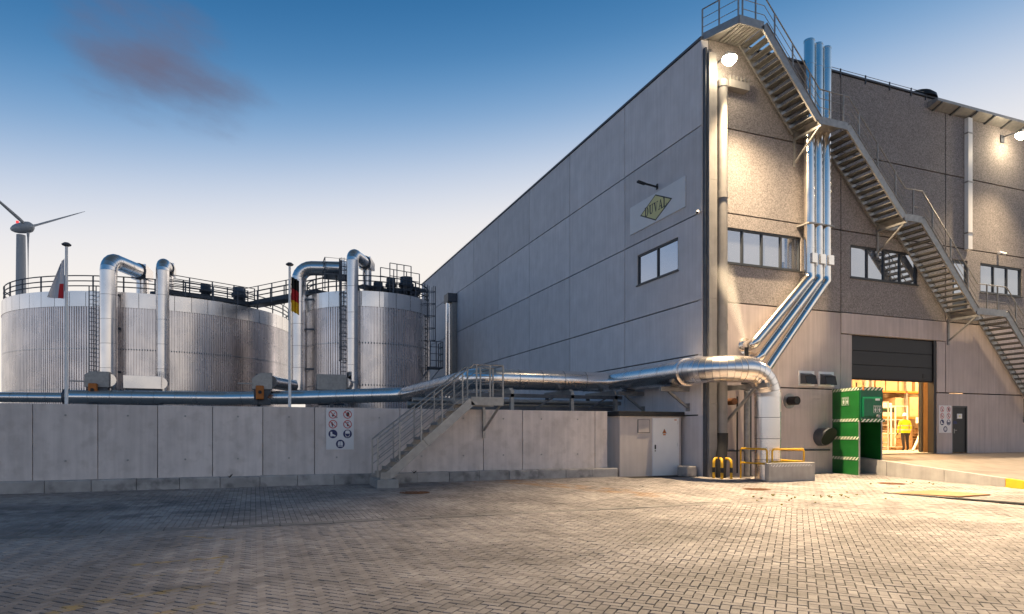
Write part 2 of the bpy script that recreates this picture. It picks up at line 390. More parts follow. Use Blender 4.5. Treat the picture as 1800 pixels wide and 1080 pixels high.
for i in range(-150, 150):
    for j in range(-150, 150):
        t = (i - j) % 4
        if t not in (0, 3): continue
        x0, y0 = i*W, j*W; cx, cy = rot(x0, y0)
        if cy > -6.4 or cy < -17.5 or cx < -30 or cx > 6: continue
        w, h = (2*W, W) if t == 0 else (W, 2*W)
        r1 = random.uniform(0, .0028); r2 = random.uniform(-.006, .006)
        a0, a1, b0, b1 = x0+J+r1, x0+w-J-r1, y0+J+r1, y0+h-J-r1
        put([rot(a0, b0 + r2), rot(a1, b0 - r2), rot(a1, b1 - r2), rot(a0, b1 + r2)] if random.random() < .12 else [rot(a0, b0), rot(a1, b0), rot(a1, b1), rot(a0, b1)], planesA, 'A')
i = 0; x = -30.0
while x < -2.8:
    y = -6.6 + (i % 2)*W
    while y < 1.2:
        put([(x+J, y+J), (x+W-J, y+J), (x+W-J, y+2*W-J), (x+J, y+2*W-J)], planesB, 'B'); y += 2*W
    x += W; i += 1
j = 0; y = -14.5
while y < 0:
    x = -4.4 + (j % 2)*W
    while x < 9.6:
        if not (x > 7.15 and y > -10.2):
            if y > -6.4 or True: put([(x+J, y+J), (x+2*W-J, y+J), (x+2*W-J, y+W-J), (x+J, y+W-J)], planesC if y > -6.4 else [p for p in planesC if p[0] != -1], 'C')
        x += 2*W
    y += W; j += 1
bricks.sort(key=lambda b: view(b[0], b[1])[1])
def brick_mesh(mb, tones, br, origin=(0, 0, 0)):
    cx, cy, poly, zone = br; n = len(poly); ox, oy, oz = origin
    tilt = (random.uniform(-.012, .012), random.uniform(-.012, .012)); dz = random.gauss(0, .0018) + .007*math.sin(cx*1.3+cy*.7)*math.sin(cy*1.1-cx*.4); tone = min(1, max(0, random.gauss(.5, .22)))
    def P(p, s, d):
        x, y = cx + (p[0]-cx)*s, cy + (p[1]-cy)*s
        return (x-ox, y-oy, gz(y) + dz + d + tilt[0]*(x-cx) + tilt[1]*(y-cy) - oz)
    base = len(mb.v)
    if zone == 'A':
        mb.v += [P(p, .93, 0) for p in poly] + [P(p, 1, -.005) for p in poly] + [P(p, 1, -.05) for p in poly]
        rings = 3
    else:
        mb.v += [P(p, 1, 0) for p in poly] + [P(p, 1, -.05) for p in poly]; rings = 2
    mb.f.append(tuple(base+q for q in range(n))); mb.sm.append(False)
    for r_ in range(rings-1):
        for q in range(n):
            q2 = (q+1) % n; mb.f.append((base+r_*n+q, base+(r_+1)*n+q, base+(r_+1)*n+q2, base+r_*n+q2)); mb.sm.append(False)
    tones += [tone]*(rings*n)
for br in bricks[:300]:
    mb = MB(); tn = []; org = (br[0], br[1], gz(br[1])); brick_mesh(mb, tn, br, org)
    o = mb.build('paver', 'paving', None, tn); o.location = org; o.parent = ground
mb = MB(); tn = []
for br in bricks[300:]: brick_mesh(mb, tn, br)
o = mb.build('paver_field', 'paving', ground, tn); o['kind'] = 'stuff'
# dark sand bed between the bricks
bpy.data.objects.remove(pav_bed)
bed = MB()
for y0, y1 in ((-22, 0), (0, 1.1)):
    bed.face([(-32, y0, gz(y0)-.014), (9.6, y0, gz(y0)-.014), (9.6, y1, gz(y1)-.014), (-32, y1, gz(y1)-.014)])
tag(bed.build('sand_bed', 'joint_sand'), kind='structure')
# edging course / gutter line between the two bonds
gut = thing('gutter_line', None, None); gut['kind'] = 'structure'
x = -30.0
while x < -2.4:
    b = MB(); y0, y1 = -6.79, -6.51; zz = gz(-6.65)
    b.raw([(x, y0, zz-.05), (x+.985, y0, zz-.05), (x+.985, y1, zz-.05), (x, y1, zz-.05), (x, y0, zz+.002), (x+.985, y0, zz+.002), (x+.985, -6.70, zz-.008), (x, -6.70, zz-.008), (x+.985, y1, zz+.004), (x, y1, zz+.004)],
          [(0,1,5,4),(4,5,6,7),(7,6,8,9),(1,2,8,6,5),(2,3,9,8),(3,0,4,7,9)])
    b.build('gutter_stone', 'gutter', gut); x += 1.0

# ================================================================== RETAINING WALL, KERB, SIGN
WX = [-32, -29.3, -26.4, -24, -22.6, -21.1, -19.57, -18.08, -16.63, -15.23, -13.71, -11.01, -8.1, -6.64, -3.74, -3.21]
wall = thing('concrete_wall', 'long grey cast concrete wall with panel joints in front of the tanks', 'wall', (-17, 1.5, 0))
for a, b in zip(WX[:-1], WX[1:]):
    p = MB().box(a+.008, b-.008, 1.35 + random.uniform(-.006, .006), 1.65, -.1, 2.43 + random.uniform(-.004, .004)).build('wall_panel', 'concrete_wall', wall); bevel(p, .012)
    if b - a > 1:
        for fx in ((.5,) if b-a < 1.7 else (.25, .75)):
            for z in (.85, 2.12):
                MB().lathe([(.028, 1.325), (.024, 1.36)], (a+(b-a)*fx, 0, z), 10, 'y').build('tie_plug', 'concrete_plain', wall)
MB().box(-32, -3.25, 1.42, 1.6, -.1, 2.40).build('joint_core', 'joint_dark', wall)
kerb = thing('kerb', None, None); kerb['kind'] = 'structure'
KX = [-31.7, -30.6, -29.5, -28.4, -27.3, -26.2, -25.1, -24.0, -22.95, -21.86, -20.77, -19.68, -18.58, -17.49, -16.41, -15.31, -14.23, -13.14, -12.03, -10.49, -9.39, -8.33, -7.24, -6.12, -5.05, -3.99, -2.92]
for a, b in zip(KX[:-1], KX[1:]):
    dz = random.uniform(-.008, .008)
    bevel(MB().prism([(1.1+dz, -.1), (1.1+dz, .29+dz), (1.13, .325+dz), (1.345, .325+dz), (1.345, -.1)], 'x', a+.006, b-.006).build('kerb_stone', 'concrete_kerb', kerb), .008)

def safety_sign(name, label, org, ux, w, h):
    """white board of seven round pictograms; org = top-left, ux = right direction in plan"""
    ux = Vector(ux); nrm = Vector((ux.y, -ux.x, 0))      # towards the viewer
    t = thing(name, label, 'sign', org); o0 = Vector(org)
    def P(a, b, d): return o0 + ux*(a*w) + Vector((0, 0, -b*h)) + nrm*d
    def plate(poly, d0, d1):
        m = MB(); n = len(poly); v = [P(a, b, d0) for a, b in poly] + [P(a, b, d1) for a, b in poly]
        m.raw(v, [tuple(range(n))[::-1], tuple(range(n, 2*n))] + [(i, (i+1) % n, n+(i+1) % n, n+i) for i in range(n)]); return m
    asp = w / h
    def circ(cx, cy, r, n=28, a0=0, a1=2*math.pi): return [(cx + r*math.cos(a0+(a1-a0)*i/n), cy + r*asp*math.sin(a0+(a1-a0)*i/n)) for i in range(n)]
    def ring(cx, cy, r, w_):
        m = MB(); n = 32
        o_ = [P(*p, .012) for p in circ(cx, cy, r, n)]; i_ = [P(*p, .012) for p in circ(cx, cy, r-w_, n)]
        m.raw(o_ + i_, [(i, (i+1) % n, n+(i+1) % n, n+i) for i in range(n)])
        q = (r - w_*.5)*k45
        c, e = .5*w_*k45*2, .0
        sl = [(cx-q-c*.5, cy-q*asp+c*.5*asp), (cx-q+c*.5, cy-q*asp-c*.5*asp), (cx+q+c*.5, cy+q*asp-c*.5*asp), (cx+q-c*.5, cy+q*asp+c*.5*asp)]
        m.face([P(*p, .014) for p in sl]); return m
    plate([(0, 0), (1, 0), (1, 1), (0, 1)], 0, .008).build('board', 'sign_white', t)
    def sym(parent, mat, polys, d=.013):
        m = MB()
        for pl in polys: m.face([P(a, b, d) for a, b in pl])
        m.build('symbol', mat, parent)
    for cx, cy, s in ((.245, .145, 'match'), (.77, .145, 'hand'), (.245, .385, 'walk'), (.77, .385, 'phone')):
        r = ring(cx, cy, .155, .028).build('pictogram', 'sign_red', t)
        def off(pl): return [(cx + a, cy + b*asp) for a, b in pl]
        if s == 'match': pl = [off([(-.03, .02), (.02, .0), (.04, .05), (.0, .09), (-.04, .07)]), off([(.02, -.02), (.08, -.08), (.09, -.07), (.03, .0)])]
        elif s == 'hand': pl = [off([(-.04, -.01), (-.02, -.02), (-.02, -.08), (0, -.08), (.01, -.09), (.03, -.09), (.04, -.08), (.06, -.07), (.07, 0), (.05, .08), (-.01, .08), (-.07, .01)])]
        elif s == 'walk': pl = [off([(-.07, -.06), (-.02, -.08), (.0, -.02), (.04, .03), (.03, .05), (-.01, .02), (.0, .09), (-.03, .09), (-.05, .01)]), off([(.04, -.06), (.08, -.07), (.07, -.04)])]
        else: pl = [off([(-.03, -.08), (.05, -.08), (.05, -.06), (-.03, -.06)]), off([(-.02, -.03), (.03, -.03), (.04, .07), (-.02, .07)])]
        sym(r, 'sign_black', pl, .0125)
    for cx, cy, s in ((.245, .62, 'boot'), (.77, .62, 'face'), (.51, .865, 'vest')):
        r = plate(circ(cx, cy, .16), .008, .011).build('pictogram', 'sign_blue', t)
        def off(pl): return [(cx + a, cy + b*asp) for a, b in pl]
        if s == 'boot': pl = [off([(-.09, -.08), (-.03, -.08), (-.02, .0), (.09, .05), (.1, .09), (.03, .09), (.0, .075), (-.03, .09), (-.1, .09)])]
        elif s == 'face': pl = [off([(-.09, -.01), (-.08, -.09), (-.04, -.13), (.04, -.13), (.08, -.09), (.09, -.01)]), off([(-.09, .02), (-.07, .02), (-.04, .1), (.04, .1), (.07, .02), (.09, .02), (.05, .12), (-.05, .12)])]
        else: pl = [off([(-.09, -.04), (-.06, -.1), (-.02, -.1), (-.02, .06), (-.09, .06)]), off([(.09, -.04), (.06, -.1), (.02, -.1), (.02, .06), (.09, .06)]), off([(-.012, -.1), (.012, -.1), (.012, .06), (-.012, .06)]), off([(-.09, .08), (.09, .08), (.09, .1), (-.09, .1)])]
        sym(r, 'sign_white', pl, .0125)
    return t
safety_sign('safety_sign', 'white board with red and blue safety pictograms on the concrete wall beside the steel steps', (-13.36, 1.338, 2.405), (1, 0, 0), .86, 1.31)

# ================================================================== WAREHOUSE
hall = thing('warehouse_building', 'tall grey warehouse of concrete panels with a dark sectional door', 'building', (0, 0, 0))
LY = [0, 5.42, 10.92, 16.38, 21.8, 27.23, 32.67, 38.28, 43.7]
LZ = [-.1, 2.29, 4.56, 6.58, 9.84, 13.07, 16.27]
G = .026
def slab_cells(fac, a0, a1, z0, z1, d0, d1, holes):
    """panel with rectangular openings; fac R lies in y=0 facing -y, L in x=0 facing -x"""
    m = MB(); A = sorted({a0, a1} | {h[i] for h in holes for i in (0, 1)}); Z = sorted({z0, z1} | {h[i] for h in holes for i in (2, 3)})
    for i in range(len(A)-1):
        for k in range(len(Z)-1):
            ca, cz = (A[i]+A[i+1])/2, (Z[k]+Z[k+1])/2
            if any(h[0] < ca < h[1] and h[2] < cz < h[3] for h in holes): continue
            if fac == 'R': m.box(A[i], A[i+1], d0, d1, Z[k], Z[k+1])
            else: m.box(d0, d1, A[i], A[i+1], Z[k], Z[k+1])
    return m
WIN_L = (1.44, 4.39, 8.0, 9.32)
for i in range(8):
    for k in range(6):
        rec = .05 if k == 0 else random.uniform(0, .006)
        y0, y1 = LY[i] + (G if i else .0), LY[i+1]-G
        holes = [WIN_L] if (i == 0 and k == 3) else []
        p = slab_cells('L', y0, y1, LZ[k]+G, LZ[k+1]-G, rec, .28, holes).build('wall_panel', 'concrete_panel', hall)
WINS_R = [(.96, 4.82, 8.05, 9.42, 4), (7.48, 11.43, 8.05, 9.42, 4), (15.51, 18.47, 8.07, 9.42, 3)]
RX = [0.3, 6.95, 13.2, 19.45, 25.7]
DOOR2 = (13.64, 14.64, 7.1, 9.42)
RZ = [6.57, 9.95, 13.15, 16.35]
for i in range(4):
    for k in range(3):
        holes = [w[:4] for w in WINS_R if RX[i] < w[0] < RX[i+1] and k == 0]
        if i == 2 and k == 0: holes.append(DOOR2)
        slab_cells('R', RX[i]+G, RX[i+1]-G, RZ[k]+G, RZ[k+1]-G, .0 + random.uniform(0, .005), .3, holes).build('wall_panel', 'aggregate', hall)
DO = (7.58, 12.47, .6, 5.68); SD = (13.64, 14.64, .6, 2.83)
for a0, a1, z0, z1 in ((.3, 7.58, -.1, 3.4), (.3, 6.95, 3.4, 6.57), (6.95, 7.58, 3.4, 5.70), (12.62, 19.45, .3, 3.4), (12.62, 13.2, 3.4, 5.70), (13.2, 19.45, 3.4, 6.57), (19.45, 25.7, -.1, 3.4), (19.45, 25.7, 3.4, 6.57)):
    flush = (a0 == 6.95)
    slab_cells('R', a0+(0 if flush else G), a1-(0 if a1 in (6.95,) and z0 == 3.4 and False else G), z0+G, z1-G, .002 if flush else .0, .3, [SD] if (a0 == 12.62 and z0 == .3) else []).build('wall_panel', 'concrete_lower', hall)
MB().box(6.95, 13.2, -.03, .3, 5.715, 6.555).build('lintel_panel', 'concrete_lower', hall)
MB().box(12.47, 12.625, .02, .3, .6, 5.7).build('door_jamb', 'door_dark', hall)
MB().box(7.58, 12.47, .2, .3, 5.6, 5.72).build('door_head', 'black', hall)
MB().box(.06, .31, .002, .28, -.1, 16.3).build('corner_post', 'concrete_panel', hall)
# dark core seen in the panel joints
MB().box(.12, .27, .1, 43.6, -.1, 16.2).build('joint_core', 'joint_dark', hall)
for b_ in ((.35, 7.5, 0, 6.5), (12.7, 13.6, 0, 6.5), (14.7, 25.6, 0, 6.5), (7.5, 12.7, 5.75, 6.5), (.3, .95, 6.5, 16.3), (.9, 25.6, 9.5, 16.3), (.9, 25.6, 6.5, 7.0), (4.9, 7.4, 7, 9.6), (11.5, 13.5, 7, 9.6), (14.7, 15.4, 7, 9.6), (18.6, 25.6, 7, 9.6)):
    MB().box(b_[0], b_[1], .12, .26, b_[2], b_[3]).build('joint_core', 'joint_dark', hall)
MB().box(-.05, .34, -.02, 43.75, 16.27, 16.36).build('coping', 'galv_dark', hall)
MB().box(.3, 25.75, -.05, .34, 16.362, 16.43).build('coping', 'galv_dark', hall)
MB().box(.28, 25.7, .3, 43.7, 15.5, 15.7).build('roof', 'galv_dark', hall)
MB().box(.28, 25.7, 43.4, 43.7, 0, 16.2).build('wall_panel', 'concrete_panel', hall)
MB().box(25.4, 25.7, .3, 43.4, 0, 16.2).build('wall_panel', 'concrete_panel', hall)
# lightning wire on the parapet
wire = MB().tube([(5.8, -.02, 16.53), (12.0, -.02, 16.53)], .012, 5).build('lightning_wire', 'galv', hall)
for x in (6.9, 8.3, 9.7, 11.0, 11.9): MB().box(x-.02, x+.02, -.045, 0, 16.2, 16.56).build('wire_post', 'galv_dark', wire)
def window(fac, a0, a1, z0, z1, n, label):
    def bx(m, A0, A1, D0, D1, Z0, Z1):
        if fac == 'R': m.box(A0, A1, D0, D1, Z0, Z1)
        else: m.box(D0, D1, A0, A1, Z0, Z1)
    w = MB(); f = .075
    for q in ((a0, a1, z0, z0+f), (a0, a1, z1-f, z1)): bx(w, q[0]-.0, q[1], .035, .14, q[2], q[3])
    for q in (a0, a1-f): bx(w, q, q+f, .036, .139, z0+f, z1-f)
    step = (a1-a0-f)/n
    for i in range(1, n): bx(w, a0+step*i, a0+step*i+f, .04, .135, z0+f, z1-f)
    o = w.build('window', 'frame_dark', hall); o['label'] = label
    s = MB(); bx(s, a0-.04, a1+.04, -.05, .05, z0-.04, z0+.006); s.build('sill', 'frame_dark', o)
    for i in range(n):
        p = MB(); d = .09 + random.uniform(-.002, .002); bx(p, a0+step*i+f-.004, a0+step*(i+1)+.004, d, d+.02, z0+f-.004, z1-f+.004); p.build('pane', 'glass', o)
    c = MB(); bx(c, a0, a1, .2, .29, z0, z1); c.build('blind', 'black', o)
window('L', *WIN_L, 2, 'two-pane window under the name board')
for w, l in zip(WINS_R, ('four-pane window beside the corner pipe', 'four-pane window under the stairs', 'three-pane window at the right')): window('R', *w, l)
dd = MB().box(13.66, 14.62, .06, .12, 7.1, 9.4).build('door', 'frame_dark', hall); MB().box(13.82, 14.46, .05, .062, 7.9, 9.25).build('pane', 'glass', dd)
MB().box(14.40, 14.50, .0, .06, 8.05, 8.1).build('handle', 'galv', dd)
# steel door on the ramp with its notices
sd = MB().box(13.66, 14.62, .04, .1, .74, 2.82).build('door', 'door_dark', hall); sd['label'] = 'black steel door beside the pictogram board'
m = MB().box(13.64, 13.70, .0, .12, .74, 2.83).box(14.58, 14.64, .0, .12, .74, 2.83).box(13.70, 14.58, .0, .12, 2.76, 2.83); m.build('frame', 'frame_dark', sd)
MB().box(13.76, 13.95, .0, .02, 1.72, 1.75).box(13.76, 13.80, .0, .04, 1.6, 1.8).build('handle', 'galv', sd)
nt_ = MB().box(14.0, 14.32, .022, .04, 2.26, 2.48).build('notice', 'sign_white', sd); MB().prism([(14.08, 2.37), (14.16, 2.42), (14.24, 2.37), (14.16, 2.32)], 'y', .018, .022).build('diamond', 'sign_yellow', nt_)
MB().prism([(13.74, 2.02), (13.98, 2.02), (14.0, 2.07), (13.92, 2.16), (13.78, 2.16)], 'y', .024, .04).build('sticker', 'sign_blue', sd)
# sectional door, half raised
rd = MB().box(7.58, 12.47, .12, .17, 3.89, 5.64).build('roller_door', 'black', hall); rd['label'] = 'half raised anthracite sectional door'
zz = [3.9, 4.47, 5.06, 5.66]
for a, b in zip(zz[:-1], zz[1:]): bevel(MB().box(7.60, 12.45, .075, .125, a+.006, b-.006).build('door_section', 'door_dark', rd), .012)
MB().box(11.85, 12.05, .06, .076, 4.02, 4.2).build('handle', 'black', rd); MB().box(7.6, 12.45, .08, .16, 3.84, 3.9).build('rubber_seal', 'rubber', rd)
safety_sign('safety_sign', 'white board with red and blue safety pictograms beside the black steel door', (12.75, -.012, 2.84), (1, 0, 0), .8, 1.22)
# eaves gutter at the right
eav = MB().prism([(0, 15.86), (-.06, 15.86), (-.46, 16.02), (-.46, 16.14), (0, 16.14)], 'x', 12.04, 25.7).build('eaves_gutter', 'galv', hall)
x = 12.3
while x < 25: MB().prism([(0, 15.80), (-.06, 15.80), (-.47, 15.96), (-.47, 16.02), (0, 15.86)], 'x', x, x+.07).build('gutter_bracket', 'galv_dark', eav); x += 1.15
hat = MB(); hat.lathe([(.75, 0), (.72, .14), (.55, .30), (.3, .40), (.05, .43)], (12.2, .55, 16.45), 20); hat.build('roof_dome', 'black', hall)
# white downpipe
dpw = thing('white_downpipe', 'white square downpipe running down the facade at the right', 'downpipe', (14.55, -.1, 9.88))
MB().box(14.41, 14.69, -.2, -.02, 9.9, 15.82).build('pipe', 'white_paint', dpw)
for z in (10.6, 12.9, 15.1): MB().box(14.38, 14.72, -.215, -.012, z, z+.06).build('clamp', 'galv', dpw)

# name board on the long side: flat white board, yellow lozenge, serif letters
nb = thing('name_board', 'white board with a yellow diamond reading DUVAL on the long facade', 'sign', (-.03, 2.9, 10.33))
MB().box(-.045, -.012, .93, 4.9, 10.33, 11.53).build('board', 'sign_white', nb)
MB().prism([(4.08, 10.93), (2.92, 11.47), (1.76, 10.93), (2.92, 10.39)], 'x', -.052, -.046).build('diamond_border', 'sign_black', nb)
dm = MB().prism([(3.97, 10.93), (2.92, 11.42), (1.87, 10.93), (2.92, 10.44)], 'x', -.057, -.0525).build('diamond', 'sign_yellow', nb)
def serif(ch):
    T, t = .2, .085       # thick and thin strokes in a 1-high em
    R_ = lambda x0, y0, x1, y1: [(x0, y0), (x1, y0), (x1, y1), (x0, y1)]
    if ch == 'L': return .66, [R_(.12, 0, .12+T, 1), R_(.02, 0, .66, t), R_(.02, 1-t, .42, 1), R_(.58, 0, .66, .32)]
    if ch == 'U':
        n = 10; out = [(.12+T + .0, .35)]
        arc_o = [(.43 - .31*math.cos(math.pi*i/n), .32 - .32*math.sin(math.pi*i/n)) for i in range(n+1)]
        arc_i = [(.47 - .15*math.cos(math.pi*i/n), .32 - .22*math.sin(math.pi*i/n)) for i in range(n+1)]
        quads = [[arc_o[i], arc_o[i+1], arc_i[i+1], arc_i[i]] for i in range(n)]
        return .86, [R_(.12, .32, .12+T, 1), R_(.62, .32, .74, 1), R_(.02, 1-t, .42, 1), R_(.54, 1-t, .84, 1)] + quads
    if ch == 'V': return .86, [[(.08, 1), (.08+T+.04, 1), (.50, .12), (.44, 0), (.40, 0)], [(.44, 0), (.50, .0), (.76, 1), (.68, 1)], R_(.0, 1-t, .40, 1), R_(.60, 1-t, .88, 1)]
    if ch == 'A': return .86, [[(.12, 0), (.20, 0), (.44, .86), (.42, 1), (.40, 1)], [(.40, 1), (.50, 1), (.82, 0), (.58, 0)], R_(.26, .28, .64, .28+t), R_(.0, 0, .32, t), R_(.48, 0, .90, t)]
    n = 12
    ao = [(.40 + .40*math.sin(math.pi*i/n), .5 + .5*math.cos(math.pi*i/n)) for i in range(n+1)]
    ai = [(.40 + .19*math.sin(math.pi*i/n), .5 + .415*math.cos(math.pi*i/n)) for i in range(n+1)]
    return .86, [R_(.12, 0, .12+T, 1), R_(.02, 0, .40, t), R_(.02, 1-t, .40, 1)] + [[ao[i], ao[i+1], ai[i+1], ai[i]] for i in range(n)]
H_ = .40; adv = sum(serif(c)[0] + .05 for c in 'DUVAL')*H_*.92; cur = 2.92 + adv/2
for q, ch in enumerate('DUVAL'):
    wd, polys = serif(ch); l = MB()
    for pl in polys: l.face([(-.0605 - .0004*(q % 2), cur - px_*H_*.92, 10.75 + py_*H_) for px_, py_ in pl])
    l.build('letter', 'sign_black', dm); cur -= (wd + .05)*H_*.92
arm = thing('sign_lamp', 'slim black lamp arm sticking out above the white name board', 'lamp', (0, 2.86, 11.76))
MB().box(-.03, 0, 2.80, 2.92, 11.66, 11.88).build('wall_plate', 'black', arm)
MB().bar((0, 2.86, 11.76), (-.85, 2.86, 11.84), .06, .06).bar((-.6, 2.86, 11.80), (-.95, 2.86, 11.86), .14, .07).build('arm', 'black', arm)

# interior seen through the half open door
inn = MB(); inn.face([(6.5, 0, .735), (30, 0, .735), (30, 12, .735), (6.5, 12, .735)]); inn.build('interior_floor', 'interior_floor', hall)
MB().box(6.5, 30, 9.0, 9.2, .735, 6.2).build('interior_wall', 'interior_wall', hall)
MB().box(6.3, 6.5, .3, 9.0, .735, 6.2).build('interior_wall', 'interior_wall', hall)
MB().box(6.5, 30, .3, 9.0, 6.2, 6.35).build('interior_ceiling', 'interior_wall', hall)
MB().box(29.8, 30, .3, 9.0, .735, 6.2).build('interior_wall', 'interior_wall', hall)
MB().box(13.15, 14.3, 1.0, 1.2, .735, 6.2).build('interior_partition', 'interior_tan', hall)
MB().box(13.02, 13.12, 1.0, 1.15, .735, 6.2).build('column', 'frame_dark', hall)

# corner steel channel and drain pipe
ch = thing('steel_channel', 'flat galvanised steel cable channel running up the building corner', 'channel', (.33, -.15, 0))
z = 0
for a, b in ((0, 2.7), (2.7, 6.6), (6.6, 11.0), (11.0, 15.7)): MB().box(.14, .50, -.27, -.004, a+.004, b-.004).build('channel_section', 'pipe_grey', ch)
m = MB().box(.06, .135, -.16, -.004, 0, 15.9); m.build('rail', 'galv_dark', ch)
dp = thing('corner_downpipe', 'thick grey drain pipe running down the building corner', 'downpipe', (.76, -.24, 0))
zs = [1.55, 3.1, 5.56, 8.63, 10.47, 12.19, 14.66]
for a, b in zip(zs[:-1], zs[1:]): MB().tube([(.76, -.24, a), (.76, -.24, b)], .185, 24).build('pipe_section', 'pipe_grey', dp)
for zc in (5.56, 10.47, 14.6): MB().tube([(.76, -.24, zc-.12), (.76, -.24, zc+.12)], .205, 24).build('collar', 'pipe_grey', dp)
MB().tube([(.76, -.24, 1.62), (.76, -.24, 1.3), (.66, -.34, .95), (.45, -.55, .5), (.38, -.62, .05), (.38, -.62, -.1)], [.21, .21, .2, .19, .18, .18], 18).build('flexible_boot', 'rubber', dp)
gd = thing('pipe_guard', 'yellow and black striped steel guard hoops round the corner drain pipe', 'guard', (.1, -.95, 0))
for k, (x, y) in enumerate(((-.02, -.72), (.02, -1.12), (.36, -1.2))):
    q = Vector((.36, -.5, 0)) - Vector((x, y, 0)); q.normalize(); ex, ey = x + q.x*.28, y + q.y*.28
    h = MB().tube([(x, y, -.03), (x, y, .52), (x + q.x*.03, y + q.y*.03, .62), (x + q.x*.1, y + q.y*.1, .68), (ex, ey, .70)], .05, 12).build('hoop', 'yellow', gd)
    MB().tube([(x, y, .2), (x, y, .38)], .0525, 12).build('black_band', 'sign_black', h)
blk = thing('concrete_lump', 'weathered concrete block lying in the gap between cabinet and corner', 'block', (-.12, .5, 0))
m = MB().box(-.55, -.08, .15, .75, -.02, .38); bevel(m.build('block', 'concrete_kerb', blk), .05, 3)

# floodlights (lit) and the finned grille under the first
def floodlight(label, loc, power, aim):
    t = thing('floodlight', label, 'lamp', loc, 'lit floodlights under the roof edge'); x, y, z = loc
    MB().box(x-.12, x+.12, -.06, -.004, z-.1, z+.25).build('wall_plate', 'galv_dark', t)
    MB().bar((x, -.04, z+.16), (x, y, z+.1), .05, .05).build('arm', 'galv_dark', t)
    b = MB(); b.raw([(x-.2, y-.16, z-.02), (x+.2, y-.16, z-.02), (x+.2, y+.12, z-.06), (x-.2, y+.12, z-.06), (x-.16, y-.12, z+.14), (x+.16, y-.12, z+.14), (x+.16, y+.1, z+.1), (x-.16, y+.1, z+.1)],
        [(4,5,6,7),(0,1,5,4),(1,2,6,5),(2,3,7,6),(3,0,4,7)]); b.build('housing', 'galv_dark', t)
    l = MB(); l.lathe([(.26, 0), (.24, -.1), (.15, -.2), (.01, -.24)], (x, y-.03, z-.045), 16); l.build('lens', 'lamp_lens', t)
    ld = bpy.data.lights.new('flood_beam', 'SPOT'); ld.energy = power; ld.color = (1.0, .75, .46); ld.spot_size = RAD(134); ld.spot_blend = 1.0; ld.shadow_soft_size = .12
    lo = bpy.data.objects.new('flood_beam', ld); COL.objects.link(lo); lo.parent = t; lo.location = (0, -.03, -.42)
    lo.rotation_euler = Vector((-aim[0], -aim[1], -aim[2])).to_track_quat('Z', 'Y').to_euler()
floodlight('lit floodlight on the building corner beside the stair top', (.55, -.85, 15.25), 50000, (4.5, -14.0, -15.0))
floodlight('lit floodlight under the gutter at the right edge', (17.0, -.85, 15.25), 24000, (-3.0, -14.5, -15.0))
fb = thing('vent_grille', 'small finned ventilation box on the facade below the corner floodlight', 'vent', (1.5, -.1, 14.8))
MB().box(1.05, 1.98, -.3, -.004, 14.58, 14.86).build('casing', 'pipe_grey', fb)
for i in range(6): MB().box(1.07+i*.172, 1.11+i*.172, -.3, -.01, 14.865, 15.02).build('fin', 'galv', fb)
def security_cam(label, loc, d):
    t = thing('security_camera', label, 'camera', loc, 'small white security cameras'); x, y, z = loc
    MB().box(x-.05, x+.05, y-.05, y+.05, z-.06, z+.06).build('mount', 'white_paint', t)
    q = Vector((x, y, z)) + Vector(d)*.28; MB().tube([(x, y, z+.03), tuple(q + Vector((0, 0, -.02)))], .055, 12).build('body', 'white_paint', t)
    MB().tube([tuple(q + Vector((0, 0, -.02))), tuple(q + Vector(d)*.02 + Vector((0, 0, -.02)))], .045, 12).build('lens', 'black', t)
security_cam('small white security camera at the building corner near the name board', (-.06, .12, 9.87), (-.6, -.6, -.3))
security_cam('small white security camera above the right-hand window', (16.74, -.06, 9.98), (.5, -.8, -.3))

# ================================================================== FACADE STAIRCASE
fs = thing('fire_escape_stairs', 'galvanised steel escape stairs zigzagging down the right-hand facade', 'stairs', (9, -.7, 0))
YO, YI = -1.32, -.15
def flight(x0, z0, x1, z1, n):
    dx, dz = x1-x0, z1-z0; L_ = math.hypot(dx, dz); nx, nz = -dz/L_, dx/L_
    if nz < 0: nx, nz = -nx, -nz
    d = .15
    for y in (YO, YI):
        w = .035
        MB().prism([(x0-nx*d, z0-nz*d), (x0+nx*d, z0+nz*d), (x1+nx*d, z1+nz*d), (x1-nx*d, z1-nz*d)], 'y', y-w, y+w).build('stringer', 'galv', fs)
        MB().prism([(x0+nx*d, z0+nz*d), (x0+nx*(d+.014), z0+nz*(d+.014)), (x1+nx*(d+.014), z1+nz*(d+.014)), (x1+nx*d, z1+nz*d)], 'y', y-.06, y+.06).build('flange', 'galv', fs)
    for i in range(n):
        f = (i+.5)/n; x, z = x0+dx*f, z0+dz*f
        t = MB(); t.box(x-.13, x+.13, YO+.037, YI-.037, z-.02, z+.015); t.box(x+.10, x+.135, YO+.037, YI-.037, z-.06, z-.02); t.build('tread', 'galv_tread', fs)
def rails(pts, y0=YO):
    """handrail, two knee rails and posts along a polyline of deck points"""
    for h, r in ((1.06, .024), (.72, .012), (.38, .012)):
        MB().tube([(x, y, z+h) for x, y, z in pts], r, 8).build('handrail' if h > 1 else 'knee_rail', 'galv', fs)
def post(x, y, z, h=1.06): MB().box(x-.02, x+.02, y-.025, y+.025, z-.1, z+h).build('post', 'galv', fs)
def landing(x0, x1, z):
    l = MB().box(x0, x1, YO+.036, YI-.036, z-.03, z).build('landing', 'galv', fs)
    MB().box(x0, x1, YO-.034, YO+.034, z-.25, z+.03).build('edge_beam', 'galv', fs); MB().box(x0, x1, YI-.034, YI+.034, z-.25, z+.03).build('edge_beam', 'galv', fs)
    return l
